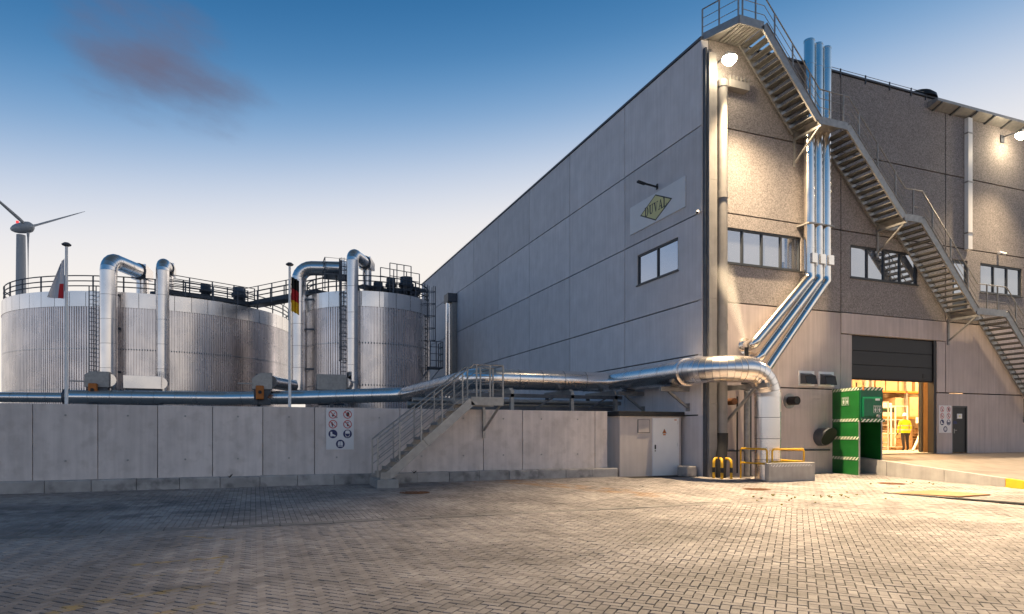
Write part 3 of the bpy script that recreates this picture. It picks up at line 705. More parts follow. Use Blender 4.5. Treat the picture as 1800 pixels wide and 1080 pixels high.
def bracket(x, z):
    MB().bar((x, 0, z-.3), (x, YO-.04, z-.3), .07, .09).build('bracket_beam', 'galv', fs)
    MB().bar((x, -.01, z-1.25), (x, YO+.1, z-.34), .06, .06).build('bracket_brace', 'galv', fs)
    MB().box(x-.05, x+.05, -.06, -.003, z-1.4, z-.26).build('bracket_plate', 'galv', fs)
LV = [(1.71, 16.5), (4.33, 5.82, 13.54), (8.87, 9.90, 10.43), (13.22, 15.15, 6.94), (18.5, 20.0, 3.5)]
flight(1.71, 16.4, 4.33, 13.45, 13); flight(5.82, 13.45, 8.87, 10.34, 15); flight(9.90, 10.34, 13.22, 6.85, 17); flight(15.15, 6.85, 18.5, 3.41, 16); flight(20.0, 3.41, 22.7, .75, 13)
for a, b, z in LV[1:]: landing(a, b, z); bracket(a+.12, z)
# top landing reaching the parapet
m = MB(); top = [(.12, .4), (.63, YO-.03), (1.71, YO-.03), (1.71, .4)]
m.prism(top, 'z', 16.36, 16.42); m.build('landing', 'galv', fs)
m = MB().prism([(.60, YO-.035), (1.71, YO-.035), (1.71, YO+.035), (.62, YO+.035)], 'z', 16.22, 16.52); m.build('edge_beam', 'galv', fs)
MB().bar((.10, .0, 16.37), (.62, YO, 16.37), .06, .28).build('edge_beam', 'galv', fs)
for i in range(6):
    MB().box(.75+i*.16, .87+i*.16, YO+.05, -.05, 16.30, 16.355).build('grating_bar', 'galv', fs)
rails([(.12, .1, 16.4), (.63, YO, 16.4)]); rails([(.75, YO, 16.4), (1.75, YO, 16.4), (4.4, YO, 13.54), (5.86, YO, 13.54), (8.95, YO, 10.43), (9.92, YO, 10.43), (13.3, YO, 6.94), (15.2, YO, 6.94), (18.6, YO, 3.5), (20, YO, 3.5)])
for p in ((.12, .1, 16.4), (.36, -.55, 16.4), (.61, -1.28, 16.4), (.76, YO, 16.4), (1.35, YO, 16.4)): post(*p)
for (xa, za), (xb, zb) in (((1.75, 16.4), (4.4, 13.54)), ((5.86, 13.54), (8.95, 10.43)), ((9.92, 10.43), (13.3, 6.94)), ((15.2, 6.94), (18.6, 3.5))):
    for f in (.18, .5, .82): post(xa+(xb-xa)*f, YO, za+(zb-za)*f)
for x, z in ((4.9, 13.54), (5.6, 13.54), (9.4, 10.43), (13.9, 6.94), (14.6, 6.94)): post(x, YO, z)

# ================================================================== FLUES
for k, x in enumerate((4.81, 5.26, 5.69)):
    r = .2 if k == 0 else .185
    f = thing('flue_pipe', ('thickest bright steel flue, nearest the corner, with an angled foot', 'middle bright steel flue of the three on the facade', 'rightmost bright steel flue of the three on the facade')[k], 'flue', (x, -.42, 5), 'three steel flues on the facade')
    zt = 17.02 - k*.05; zb = 7.75 - k*.03
    cuts = [zb, 8.9, 9.9, 11.2, 12.5, 13.8, 15.0, 16.1, zt]
    for a, b in zip(cuts[:-1], cuts[1:]):
        s_ = MB().tube([(x, -.42, a), (x, -.42, b)], r, 24).build('flue_section', 'flue_steel', f)
        MB().tube([(x, -.42, b-.05), (x, -.42, b+.012)], r+.008, 24).build('joint_band', 'flue_steel', f)
    e = Vector((2.15 + k*.27, -.42, 5.08 - k*.5)); t0 = Vector((x, -.42, zb)); dv = (e-t0).normalized()
    MB().tube([(x, -.42, zb+.15), (x, -.42, zb-.02), tuple(t0 + dv*.12 + Vector((0, 0, -.02))), tuple(t0 + dv*.35)], r+.004, 24).build('elbow', 'flue_steel', f)
    ln = (e-t0).length; n = 3
    for i in range(n):
        a, b = t0 + dv*(.3+(ln-.3)*i/n), t0 + dv*(.3+(ln-.3)*(i+1)/n)
        MB().tube([tuple(a), tuple(b)], r, 24).build('flue_section', 'flue_steel', f); MB().tube([tuple(b - dv*.05), tuple(b + dv*.01)], r+.009, 24).build('joint_band', 'flue_steel', f)
    if k < 2: MB().tube([tuple(e - dv*.05), tuple(e + dv*.12), tuple(e + dv*.18 + Vector((0, .15, 0))), (e.x + dv.x*.2, -.02, e.z + dv.z*.2)], r+.006, 24).build('elbow', 'flue_steel', f); MB().lathe([(r+.12, -.03), (r+.12, -.004)], (e.x + dv.x*.2, 0, e.z + dv.z*.2), 24, 'y').build('wall_rosette', 'flue_steel', f)
    else: MB().tube([tuple(e - dv*.05), tuple(e + dv*.9)], r, 24).build('flue_section', 'flue_steel', f)
    MB().box(x-.13, x+.13, -.42-r-.09, -.42-r+.03, 8.25, 8.62).build('inspection_box', 'flue_steel', f)
    MB().box(x-.24, x+.24, -.42-r-.03, -.003, 9.78, 9.83).build('bracket', 'galv', f)
    MB().tube([(x, -.42, zt), (x, -.42, zt+.02)], r-.02, 24).build('cap', 'black', f)

# ================================================================== WALL FITTINGS
for x0, l in ((4.67, 'left of two grey hooded air vents beside the green booth'), (5.71, 'right of two grey hooded air vents beside the green booth')):
    t = thing('vent_hood', l, 'vent', (x0+.4, 0, 3.8), 'hooded vents')
    MB().box(x0, x0+.82, -.03, -.003, 3.50, 4.10).build('wall_plate', 'white_paint', t)
    m = MB(); a, b = x0+.08, x0+.66
    m.raw([(a, -.03, 3.58), (b, -.03, 3.58), (b, -.03, 4.0), (a, -.03, 4.0), (a, -.34, 3.55), (b, -.34, 3.55), (b, -.26, 3.90), (a, -.26, 3.90)], [(0,1,5,4),(3,7,6,2),(0,4,7,3),(1,2,6,5)])
    m.build('hood', 'galv_dark', t); MB().prism([(-.04, 3.6), (-.325, 3.57), (-.262, 3.87), (-.04, 3.95)], 'x', a+.03, b-.03).build('duct_mouth', 'black', t)
t = thing('wall_outlet', 'short black round outlet with steel rosette on the lower facade', 'outlet', (4.2, 0, 2.88))
MB().lathe([(.30, -.03), (.30, -.003)], (4.2, 0, 2.88), 24, 'y').build('rosette', 'galv', t)
m = MB(); m.lathe([(.17, -.42), (.17, -.02)], (4.2, 0, 2.88), 20, 'y', cap=False); m.lathe([(.14, -.42), (.14, -.04)], (4.2, 0, 2.88), 20, 'y'); m.build('spout', 'black', t)
t = thing('exhaust_pipe', 'wide dark exhaust pipe cut at a slant beside the green booth', 'pipe', (5.95, 0, 1.45))
m = MB(); n = 24; ra = .36
ring0 = [(5.8 + ra*math.cos(2*math.pi*i/n), -.01, 1.45 + ra*math.sin(2*math.pi*i/n)) for i in range(n)]
ring1 = [(5.8 + ra*math.cos(2*math.pi*i/n), -.46 - .2*math.sin(2*math.pi*i/n), 1.47 + ra*math.sin(2*math.pi*i/n)) for i in range(n)]
m.raw(ring0 + ring1, [(i, (i+1) % n, n+(i+1) % n, n+i) for i in range(n)], True); m.build('spout', 'galv_dark', t)
m = MB(); m.face([(5.8+(p[0]-5.8)*.93, p[1]-.003, 1.47+(p[2]-1.47)*.93) for p in ring1]); m.build('mouth', 'black', t)
t = thing('wall_pipes', 'thin vertical service pipes on the facade behind the big insulated pipe', 'pipes', (1.75, -.4, 0))
MB().tube([(1.72, -.45, 0), (1.72, -.45, 3.2)], .11, 16).build('service_pipe', 'galv', t)
MB().tube([(2.02, -.3, 0), (2.02, -.3, 3.1), (1.95, -.3, 3.25), (1.3, -.3, 3.3), (1.2, -.1, 3.3)], .045, 10).build('service_pipe', 'galv_dark', t)
MB().tube([(1.55, -.12, .1), (1.55, -.12, 3.0)], .03, 8).build('service_pipe', 'black', t)
MB().tube([(1.25, -.02, 2.8), (1.25, -.34, 2.8)], .13, 16).build('stub_pipe', 'rust', t)
MB().tube([(1.0, -.03, .95), (6.3, -.03, .93)], .035, 8).build('service_pipe', 'galv_dark', t)
for z in (1.0, 1.9): MB().box(3.25, 3.42, -.2, -.004, z, z+.22).tube([(3.35, -.1, z), (3.33, -.14, z-.3), (3.2, -.1, z-.5)], .018, 6).build('junction_box', 'black', t)
t = thing('steam_pipe', 'short black pipe letting out a plume of steam over the insulated pipe', 'pipe', (1.57, -.6, 4.2))
MB().tube([(1.57, -.02, 4.0), (1.57, -.55, 4.0), (1.57, -.6, 4.1), (1.57, -.6, 4.8)], .075, 14).build('pipe', 'black', t)
# steam: soft cone of vapour
sm = bpy.data.materials.new('steam'); sm.use_nodes = True; N = sm.node_tree.nodes; L = sm.node_tree.links; N.clear()
ou = N.new('ShaderNodeOutputMaterial'); pv = N.new('ShaderNodeVolumePrincipled'); L.new(pv.outputs[0], ou.inputs['Volume']); pv.inputs['Color'].default_value = (.95, .93, .9, 1); pv.inputs['Anisotropy'].default_value = .2
tcn = N.new('ShaderNodeTexCoord'); sx = N.new('ShaderNodeSeparateXYZ'); L.new(tcn.outputs['Object'], sx.inputs[0])
def sm_(op, a, b):
    n = N.new('ShaderNodeMath'); n.operation = op
    for i, v in enumerate((a, b)):
        if isinstance(v, (int, float)): n.inputs[i].default_value = v
        else: L.new(v, n.inputs[i])
    return n.outputs[0]
Zs = sx.outputs[2]
rad = sm_('ADD', sm_('MULTIPLY', Zs, .17), .06); ax_ = sm_('ADD', sx.outputs[0], sm_('MULTIPLY', Zs, .40))
rr_ = sm_('DIVIDE', sm_('POWER', sm_('ADD', sm_('MULTIPLY', ax_, ax_), sm_('MULTIPLY', sx.outputs[1], sx.outputs[1])), .5), rad)
mr = N.new('ShaderNodeMapRange'); mr.interpolation_type = 'SMOOTHSTEP'; L.new(rr_, mr.inputs[0]); mr.inputs[1].default_value = .2; mr.inputs[2].default_value = 1; mr.inputs[3].default_value = 1; mr.inputs[4].default_value = 0
m2 = N.new('ShaderNodeMapRange'); L.new(Zs, m2.inputs[0]); m2.inputs[1].default_value = 0; m2.inputs[2].default_value = 3.0; m2.inputs[3].default_value = 3.2; m2.inputs[4].default_value = 0
L.new(sm_('MULTIPLY', mr.outputs[0], m2.outputs[0]), pv.inputs['Density']); MAT['steam'] = sm
m = MB(); m.tube([(-.4*z, 0, z) for z in (0, 1, 2, 3.0)], [.07 + .175*z for z in (0, 1, 2, 3.0)], 20)
o = m.build('steam', 'steam'); o.location = (1.57, -.6, 4.82); tag(o, 'white plume of steam drifting up from the short black pipe', 'steam', kind='stuff')

# ================================================================== BIG INSULATED PIPE
bp_ = thing('insulated_pipe', 'big silver insulated pipe winding over the wall and round the building corner', 'pipe', (1.55, -1.7, 0))
def run(parent, p0, p1, r, n, mat='cladding', name='pipe_section', seg=32, band=True):
    p0, p1 = Vector(p0), Vector(p1)
    for i in range(n):
        a, b = p0.lerp(p1, i/n), p0.lerp(p1, (i+1)/n); d = (b-a).normalized()
        MB().tube([tuple(a), tuple(b)], r, seg, cap=(i in (0, n-1))).build(name, mat, parent)
        if band: MB().tube([tuple(b - d*.03), tuple(b + d*.002)], r + .006, seg, cap=False).build('seam_band', mat, parent); MB().tube([tuple(b + d*.003), tuple(b + d*.022)], r + .003, seg, cap=False).build('seam_gap', 'seam_dark', parent)
def elbow(parent, c, u, v, R_, r, n=8, mat='cladding', a1=90):
    """lobster-back bend: centre c, from c+u*R to c+v*R"""
    c, u, v = Vector(c), Vector(u), Vector(v)
    P = [c + (u*math.cos(RAD(a1*i/n)) + v*math.sin(RAD(a1*i/n)))*R_ for i in range(n+1)]
    for i in range(n):
        t = (P[i+1]-P[i]); q0 = P[i] ; q1 = P[i+1]
        ta = (P[i+1]-P[i-1]).normalized() if i else t.normalized(); 
        m = MB(); m.tube([tuple(P[max(i-1, 0)]) if False else tuple(q0), tuple(q1)], r, 32, cap=False)
        # shear both end rings to the mitre planes
        tn = t.normalized(); nn = 32
        for e, (pt, ang) in enumerate(((q0, i), (q1, i+1))):
            dirn = (v*math.cos(RAD(a1*ang/n)) - u*math.sin(RAD(a1*ang/n))).normalized()
            for j in range(nn):
                w = Vector(m.v[e*nn+j]); k = (w-pt).dot(dirn)/tn.dot(dirn); m.v[e*nn+j] = tuple(w - tn*k)
        m.build('elbow_segment', mat, parent)
        mid = MB(); dirn = (v*math.cos(RAD(a1*(i+1)/n)) - u*math.sin(RAD(a1*(i+1)/n))).normalized()
        mid.tube([tuple(q1 - dirn*.005), tuple(q1 + dirn*.005)], r+.004, 32, cap=False); mid.build('seam_band', 'seam_dark', parent)
PR = .43
run(bp_, (1.55, -1.7, -.08), (1.55, -1.7, 2.9), .445, 4)
elbow(bp_, (.6, -1.7, 2.9), (1, 0, 0), (0, 0, 1), .95, .455, 7)
run(bp_, (.6, -1.7, 3.85), (.3, -1.7, 3.85), .465, 1)
elbow(bp_, (.3, -.7, 3.85), (0, -1, 0), (-1, 0, 0), 1.0, .465, 9)
run(bp_, (-.7, -.7, 3.85), (-.7, -.1, 3.85), .465, 2)
MB().tube([(-.7, -.1, 3.85), (-.7, .06, 3.85)], .515, 32).build('flange_ring', 'cladding', bp_)
run(bp_, (-.7, .06, 3.85), (-.7, 4.9, 3.85), PR, 4)
MB().tube([(-.7, 4.88, 3.85), (-.7, 5.3, 3.85), (-1.12, 5.3, 3.85)], PR, 32).build('elbow', 'cladding', bp_)
run(bp_, (-1.12, 5.3, 3.85), (-6.3, 5.3, 3.85), PR, 5)
elbow(bp_, (-6.3, 6.1, 3.85), (0, -1, 0), (-1, 0, 0), .8, PR, 4)
run(bp_, (-7.1, 6.1, 3.85), (-7.25, 17.4, 3.85), PR, 7)
MB().tube([(-7.245, 17.3, 3.85), (-7.3, 17.9, 3.85), (-7.75, 18.4, 3.85)], PR, 32).build('elbow', 'cladding', bp_)
run(bp_, (-7.75, 18.4, 3.85), (-12.4, 23.3, 3.85), PR, 5)
MB().tube([(-12.3, 23.2, 3.85), (-12.5, 23.38, 3.85), (-12.9, 23.62, 3.85)], PR+.004, 32).build('elbow', 'cladding', bp_)
run(bp_, (-12.9, 23.62, 3.85), (-17.1, 26.3, 3.85), PR, 4)
MB().tube([(-17.0, 26.25, 3.85), (-17.15, 26.32, 3.85), (-17.6, 26.42, 3.85)], PR+.004, 32).build('elbow', 'cladding', bp_)
run(bp_, (-17.6, 26.42, 3.85), (-26.3, 28.1, 3.85), PR, 7)
MB().tube([(-26.3, 28.1, 3.85), (-26.45, 28.13, 3.85)], PR+.08, 32).build('flange_ring', 'galv_dark', bp_)
run(bp_, (-26.45, 28.13, 3.8), (-30.3, 28.9, 3.8), .31, 4)
MB().tube([(-30.3, 28.9, 3.8), (-30.7, 28.95, 3.72), (-31.0, 29.0, 3.4), (-31.1, 29.0, 2.9), (-31.1, 29.0, 0)], .31, 24).build('elbow', 'cladding', bp_)
def pipe_bracket(label, p_wall, d, ln, z, zb):
    t = thing('pipe_bracket', label, 'bracket', (p_wall[0], p_wall[1], z), 'steel brackets carrying the insulated pipe'); w = Vector(p_wall); d = Vector(d)
    e = w + d*ln
    MB().bar((w.x, w.y, z), (e.x, e.y, z), .12, .16).build('beam', 'galv', t)
    f = w + d*ln*.72; MB().bar((f.x, f.y, z-.08), (w.x + d.x*.04, w.y + d.y*.04, zb), .09, .09).build('brace', 'galv', t)
    s = Vector((d.y, d.x, 0)); a, b = w + s*.12 + d*.03, w - s*.12 + d*.004
    MB().box(a.x, b.x, a.y, b.y, zb-.15, zb+.15).build('foot_plate', 'galv', t)
    g_ = w + d*(ln*.6); MB().box(g_.x-.2, g_.x+.2, g_.y-.2, g_.y+.2, z+.085, 3.44).build('saddle', 'galv_dark', t)
pipe_bracket('steel bracket under the big pipe on the long facade, nearest the corner', (-.0, .8, 0), (-1, 0, 0), 1.25, 3.28, 2.6)
pipe_bracket('steel bracket under the big pipe on the long facade, farther from the corner', (-.0, 3.9, 0), (-1, 0, 0), 1.25, 3.28, 2.6)
pipe_bracket('dark steel bracket under the pipe bend on the right-hand facade', (1.02, 0, 0), (0, -1, 0), 2.3, 3.28, 1.95)
rack = thing('pipe_rack', 'dark steel pipe rack with beams behind the wall under the silver pipe', 'rack', (-4.5, 4.5, 0))
for x in (-6.0, -3.35, -1.3): MB().box(x-.07, x+.07, 3.95, 4.1, 0, 3.32).build('post', 'galv', rack); MB().box(x-.06, x+.06, 6.4, 6.55, 0, 3.32).build('post', 'galv_dark', rack); MB().box(x-.07, x+.07, 4.1, 6.6, 3.18, 3.40).build('cross_beam', 'galv', rack)
for z, y in ((3.1, 4.02), (2.62, 4.6), (2.9, 5.5), (2.55, 6.2)): MB().box(-9.5, -1.0, y-.07, y+.07, z-.07, z+.07).build('rail_beam', 'galv_dark', rack)
for y, z, r in ((4.8, 2.9, .09), (5.1, 2.75, .06), (5.8, 2.75, .12)): MB().tube([(-9.8, y, z), (-.6, y, z)], r, 14).build('service_pipe', 'galv', rack)
for x in (-8.0, -5.0, -2.6): MB().bar((x, 4.0, 2.6), (x+.9, 4.0, 3.1), .06, .06).build('brace', 'galv_dark', rack)
for p in ((-7.2, 11), (-7.3, 16.5), (-11, 21.8), (-15.2, 25), (-21, 27), (-25, 27.8)): 
    t = MB().box(p[0]-.1, p[0]+.1, p[1]-.1, p[1]+.1, 0, 3.44).build('post', 'galv_dark', rack)

# plinth and yellow rails at the pipe foot
pl = thing('pipe_plinth', 'low grey concrete upstand with hatched strip in front of the pipe foot', 'plinth', (1.7, -2.6, 0))
bevel(MB().prism([(.71, -.1), (2.76, -.1), (2.76, .60), (.71, .60)], 'y', -2.66, -2.46).build('slab', 'concrete_plain', pl), .015)
MB().box(.8, 2.6, -2.666, -2.662, .47, .545).build('hatched_strip', 'hatch_grey', pl)
yr = thing('yellow_railing', 'yellow tubular guard rail round the foot of the big pipe', 'railing', (1.7, -2.2, 0))
def loop(pts, name='rail'): MB().tube(pts, .032, 10).build(name, 'yellow', yr)
loop([(1.0, -.95, -.03), (1.0, -.95, 1.0), (1.0, -1.0, 1.06), (1.0, -2.2, 1.06), (1.0, -2.26, 1.0), (1.0, -2.26, -.05)]); loop([(1.0, -.95, .55), (1.0, -2.26, .55)], 'knee_rail')
loop([(1.08, -2.42, .0), (1.08, -2.42, 1.0), (1.14, -2.42, 1.06), (2.44, -2.42, 1.06), (2.5, -2.42, 1.0), (2.5, -2.42, 0)]); loop([(1.08, -2.42, .62), (2.5, -2.42, .62)], 'knee_rail')
loop([(2.5, -2.36, 1.02), (2.5, -1.0, 1.02), (2.5, -.95, .95), (2.5, -.95, 0)]); loop([(2.5, -2.36, .62), (2.5, -.95, .62)], 'knee_rail')

# ================================================================== TRANSFORMER CABINET
tcb = thing('transformer_cabinet', 'beige transformer kiosk with a white door and black flat roof', 'cabinet', (-1.5, 1.1, 0))
bevel(MB().box(-2.84, -.11, 1.1, 2.9, -.05, 2.26).build('body', 'cabinet', tcb), .02)
bevel(MB().box(-2.95, -.02, .99, 3.0, 2.262, 2.43).build('roof', 'black', tcb), .015)
d = MB().box(-1.40, -.24, 1.07, 1.098, .0, 2.17).build('door', 'white_paint', tcb); bevel(d, .01)
MB().box(-1.43, -.21, 1.078, 1.102, -.01, 2.2).build('door_frame', 'sign_white', tcb)
MB().box(-1.335, -1.285, 1.045, 1.068, 1.0, 1.17).box(-1.33, -1.29, 1.045, 1.068, .92, .96).build('handle', 'black', d)
for z in (.25, 1.1, 1.95): MB().box(-.31, -.28, 1.052, 1.068, z, z+.14).build('hinge', 'sign_white', d)
MB().prism([(-.99, 1.60), (-.80, 1.60), (-.895, 1.78)], 'y', 1.062, 1.069).build('warning_triangle', 'sign_black', d)
MB().prism([(-.968, 1.612), (-.822, 1.612), (-.895, 1.755)], 'y', 1.058, 1.0615).build('warning_face', 'orange', d)
MB().prism([(-.90, 1.70), (-.875, 1.70), (-.89, 1.675), (-.87, 1.675), (-.905, 1.625), (-.897, 1.66), (-.915, 1.66)], 'y', 1.054, 1.0575).build('lightning_bolt', 'sign_black', d)
MB().box(-.95, -.84, 1.06, 1.069, 1.53, 1.58).build('warning_text_plate', 'orange', d); MB().box(-.44, -.34, 1.06, 1.069, 2.10, 2.135).build('warning_text_plate', 'orange', d)
vt = MB().box(-2.08, -1.53, 1.075, 1.098, 1.62, 2.13).build('vent', 'pipe_grey', tcb)
for i in range(9): MB().prism([(1.075, 1.66+i*.05), (1.06, 1.655+i*.05), (1.075, 1.70+i*.05)], 'x', -2.04, -1.57).build('louvre', 'cabinet', vt)

# ================================================================== STEPS OVER THE WALL
st = thing('steel_steps', 'galvanised steel steps with tube railings climbing over the concrete wall', 'steps', (-10, 0, 0))
SYO, SYI = -.45, .5
bevel(MB().box(-12.1, -11.45, -.62, .75, -.05, .24).build('footing_block', 'concrete_plain', st), .02)
x0, z0, x1, z1 = -11.75, .32, -9.1, 2.62
dx, dz = x1-x0, z1-z0; L_ = math.hypot(dx, dz); nx, nz = -dz/L_, dx/L_
for y in (SYO, SYI):
    MB().prism([(x0-nx*.13, z0-nz*.13), (x0+nx*.13, z0+nz*.13), (x1+nx*.13, z1+nz*.13), (x1-nx*.13, z1-nz*.13)], 'y', y-.03, y+.03).build('stringer', 'galv', st)
    MB().box(x0-.22, x0+.08, y-.032, y+.032, .24, .45).build('foot_plate', 'galv', st)
    MB().box(-9.13, -8.04, y-.03, y+.03, 2.50, 2.76).build('edge_beam', 'galv', st)
    for f in (.12, .45, .78): MB().bar((x0+dx*f-nx*.15, y-.045, z0+dz*f-nz*.15), (x0+dx*f+nx*.15, y-.045, z0+dz*f+nz*.15), .03, .08).build('splice_plate', 'galv', st) if y < 0 and f == .45 else None
for i in range(10):
    f = (i+.6)/10.2; x, z = x0+dx*f, z0+dz*f
    MB().box(x-.16, x+.09, SYO+.032, SYI-.032, z+.10, z+.14).box(x-.165, x-.13, SYO+.032, SYI-.032, z+.06, z+.145).build('tread', 'galv', st)
MB().box(-9.13, -8.04, SYO+.031, 1.7, 2.66, 2.70).build('landing', 'galv', st)
for yb in (SYO, SYI):
    for h, r in ((1.08, .024), (.80, .012), (.55, .012), (.30, .012)):
        MB().tube([(-12.05, yb, .36+h), (-9.05, yb, 2.70+h), (-8.06, yb, 2.70+h)], r, 8).build('handrail' if h > 1 else 'knee_rail', 'galv', st)
    for f in (0, .22, .44, .66, .88): MB().box(-12.05+3*f-.02, -12.05+3*f+.02, yb-.02, yb+.02, .30+2.34*f, .36+2.34*f+1.08).build('post', 'galv', st)
    for x in (-8.95, -8.5, -8.06): MB().box(x-.022, x+.022, yb-.022, yb+.022, 2.5, 3.78).build('post', 'galv', st)
for h in (1.08, .6): MB().tube([(-8.05, SYO, 2.7+h), (-8.05, 1.6, 2.7+h)], .022, 8).build('handrail', 'galv', st)
MB().box(-8.14, -8.06, 1.28, 1.349, 1.45, 2.5).build('bracket_plate', 'galv', st); MB().bar((-8.1, 1.32, 1.7), (-8.1, -.3, 2.52), .06, .06).build('bracket_brace', 'galv', st)

# ================================================================== FLAG POLES
def flagpole(label, x, flag):
    t = thing('flagpole', label, 'flagpole', (x, 1.95, 0), 'white flagpoles behind the wall')
    MB().tube([(x, 1.95, 0), (x, 1.95, 3), (x, 1.95, 6.95)], [.05, .045, .036], 14).build('pole', 'white_paint', t)
    MB().lathe([(.02, 6.93), (.11, 6.97), (.125, 7.0), (.06, 7.05), (.01, 7.06)], (x, 1.95, 0), 16).build('cap', 'galv_dark', t)
    if flag == 'de':       # limp flag of three horizontal bands folded against the pole
        zt, h = 6.62, 1.1
        for k, mt in enumerate(('flag_black', 'flag_red', 'flag_gold')):
            m = MB(); n = 14
            for i in range(n):
                def P(i, z): f = i/n; return (x + .045 + f*.24, 1.95 + .05*math.sin(f*16), z - f*.12)
                a, b = zt - h*k/3, zt - h*(k+1)/3
                m.face([P(i, b), P(i+1, b), P(i+1, a), P(i, a)], True)
            m.build('flag_band', mt, t)
    else:
        m = MB(); n = 16
        def P(i, j): f = i/n; g_ = j/8; return (x - .05 - f*(.10 + .30*g_), 1.95 + .06*math.sin(f*9 + g_*2)*f, 6.6 - 1.15*g_ - .15*f*(1-g_))
        for i in range(n):
            for j in range(8): m.face([P(i, j), P(i, j+1), P(i+1, j+1), P(i+1, j)], True)
        fl = m.build('flag', 'flag_white', t)
        m = MB()
        def Q(i, j): p = P(i, j); return (p[0], p[1]-.006, p[2])
        for i in range(1, 6):
            for j in range(5, 8): m.face([Q(i, j), Q(i, j+1), Q(i+1, j+1), Q(i+1, j)], True)
        m.build('emblem', 'flag_red', fl)
flagpole('white flagpole with a pale flag in front of the large tank', -20.45, 'white')
flagpole('white flagpole with a black red and gold flag between the tanks', -14.42, 'de')

# ================================================================== TANKS
def tank(name, label, c, Rr, H, bands, nrib, zrim=1.0):
    t = thing(name, label, 'tank', (c[0], c[1], 0)); cx, cy = c
    def ring_pts(z, amp):
        out = []
        for i in range(nrib):
            for f, d in ((0, 0), (.25, 0), (.36, amp), (.89, amp)):
                a = 2*math.pi*(i+f)/nrib; out.append((cx + (Rr+d)*math.cos(a), cy + (Rr+d)*math.sin(a), z))
        return out
    nv = nrib*4; v = ring_pts(0, .075) + ring_pts(H-zrim, .075)
    m = MB(); m.raw(v, [(i, (i+1) % nv, nv+(i+1) % nv, nv+i) for i in range(nv)]); m.build('ribbed_shell', 'cladding_rib', t)
    n = 120 if Rr > 10 else 72
    ns = 60 if Rr > 10 else 24
    for k in range(ns):
        m = MB(); a0, a1 = 2*math.pi*k/ns, 2*math.pi*(k+1)/ns - .03/Rr; q = [a0 + (a1-a0)*i/4 for i in range(5)]
        for i in range(4):
            P = lambda a, r, z: (cx + r*math.cos(a), cy + r*math.sin(a), z)
            m.face([P(q[i], Rr+.10, H-zrim-.06), P(q[i+1], Rr+.10, H-zrim-.06), P(q[i+1], Rr+.10, H), P(q[i], Rr+.10, H)], True)
            m.face([P(q[i], Rr+.10, H), P(q[i+1], Rr+.10, H), P(q[i+1], Rr-.3, H+.02), P(q[i], Rr-.3, H+.02)])
        m.build('rim_sheet', 'cladding', t)
    m = MB(); m.lathe([(Rr-.2, H-.02), (Rr*.5, H+.25), (.3, H+.4)], (cx, cy, 0), n); m.build('roof', 'cladding', t)
    for z in bands:
        m = MB(); m.lathe([(Rr+.05, z-.05), (Rr+.075, z-.045), (Rr+.075, z+.045), (Rr+.05, z+.05)], (cx, cy, 0), n, cap=False); m.build('hoop_band', 'galv', t)
    return t
def rim_rail(t, c, Rr, H, gap=0):
    cx, cy = c; n = int(2*math.pi*Rr/1.9)
    for h in (1.08, .72, .38): MB().tube([(cx + Rr*math.cos(2*math.pi*i/96), cy + Rr*math.sin(2*math.pi*i/96), H+h) for i in range(96)], .04, 6, closed=True).build('guard_rail', 'galv_dark', t)
    for i in range(n):
        a = 2*math.pi*i/n; x, y = cx + Rr*math.cos(a), cy + Rr*math.sin(a); MB().box(x-.045, x+.045, y-.045, y+.045, H-.1, H+1.1).build('rail_post', 'galv_dark', t)
BC, BR, BH = (-22.95, 42.55), 10.5, 11.35
SC, SR, SH = (-7.42, 29.9), 4.5, 11.35
bt = tank('large_tank', 'large ribbed silver storage tank at the left', BC, BR, BH, (4.6, 7.4, 2.0), 400)
rim_rail(bt, BC, BR-.05, BH)
stt = tank('small_tank', 'smaller ribbed silver tank between the large tank and the warehouse', SC, SR, SH, (4.9, 7.8, 2.0), 148)
rim_rail(stt, SC, SR-.05, SH)
def ladder(parent, x, y, z0, z1, d, w=.45, cage=None):
    d = Vector(d).normalized(); s = Vector((-d.y, d.x, 0))*w/2
    m = MB()
    for k in (-1, 1): p = Vector((x, y, 0)) + s*k; m.bar((p.x, p.y, z0), (p.x, p.y, z1), .06, .06)
    l = m.build('ladder', 'galv_dark', parent); z = z0 + .2
    m = MB()
    while z < z1: a, b = Vector((x, y, z)) + s, Vector((x, y, z)) - s; m.tube([tuple(a), tuple(b)], .02, 5); z += .3
    m.build('rungs', 'galv_dark', l)
    if cage:
        m = MB(); z = cage[0]
        while z <= cage[1]:
            pts = [Vector((x, y, z)) + s*1.3*math.cos(a) + d*(.75*math.sin(a)) for a in [math.pi*i/8 for i in range(9)]]; m.tube([tuple(p) for p in pts], .025, 5); z += .9
        for a in (.5, 1.1, 1.57, 2.04, 2.64):
            p = Vector((x, y, 0)) + s*1.3*math.cos(a) + d*(.75*math.sin(a)); m.bar((p.x, p.y, cage[0]), (p.x, p.y, cage[1]), .04, .02)
        m.build('safety_cage', 'galv_dark', l)
def rad_pt(c, r, ang): return (c[0] + r*math.cos(ang), c[1] + r*math.sin(ang))
ladder(bt, -25.75, 32.05, 1.5, 11.6, (-.26, -.97, 0))
ladder(stt, -9.75, 25.75, 4.4, 13.4, (-.35, -1, 0), cage=(6.5, 13.4))
ladder(stt, -3.65, 27.3, 4.0, 12.6, (.75, -.6, 0), cage=(8.4, 12.4))
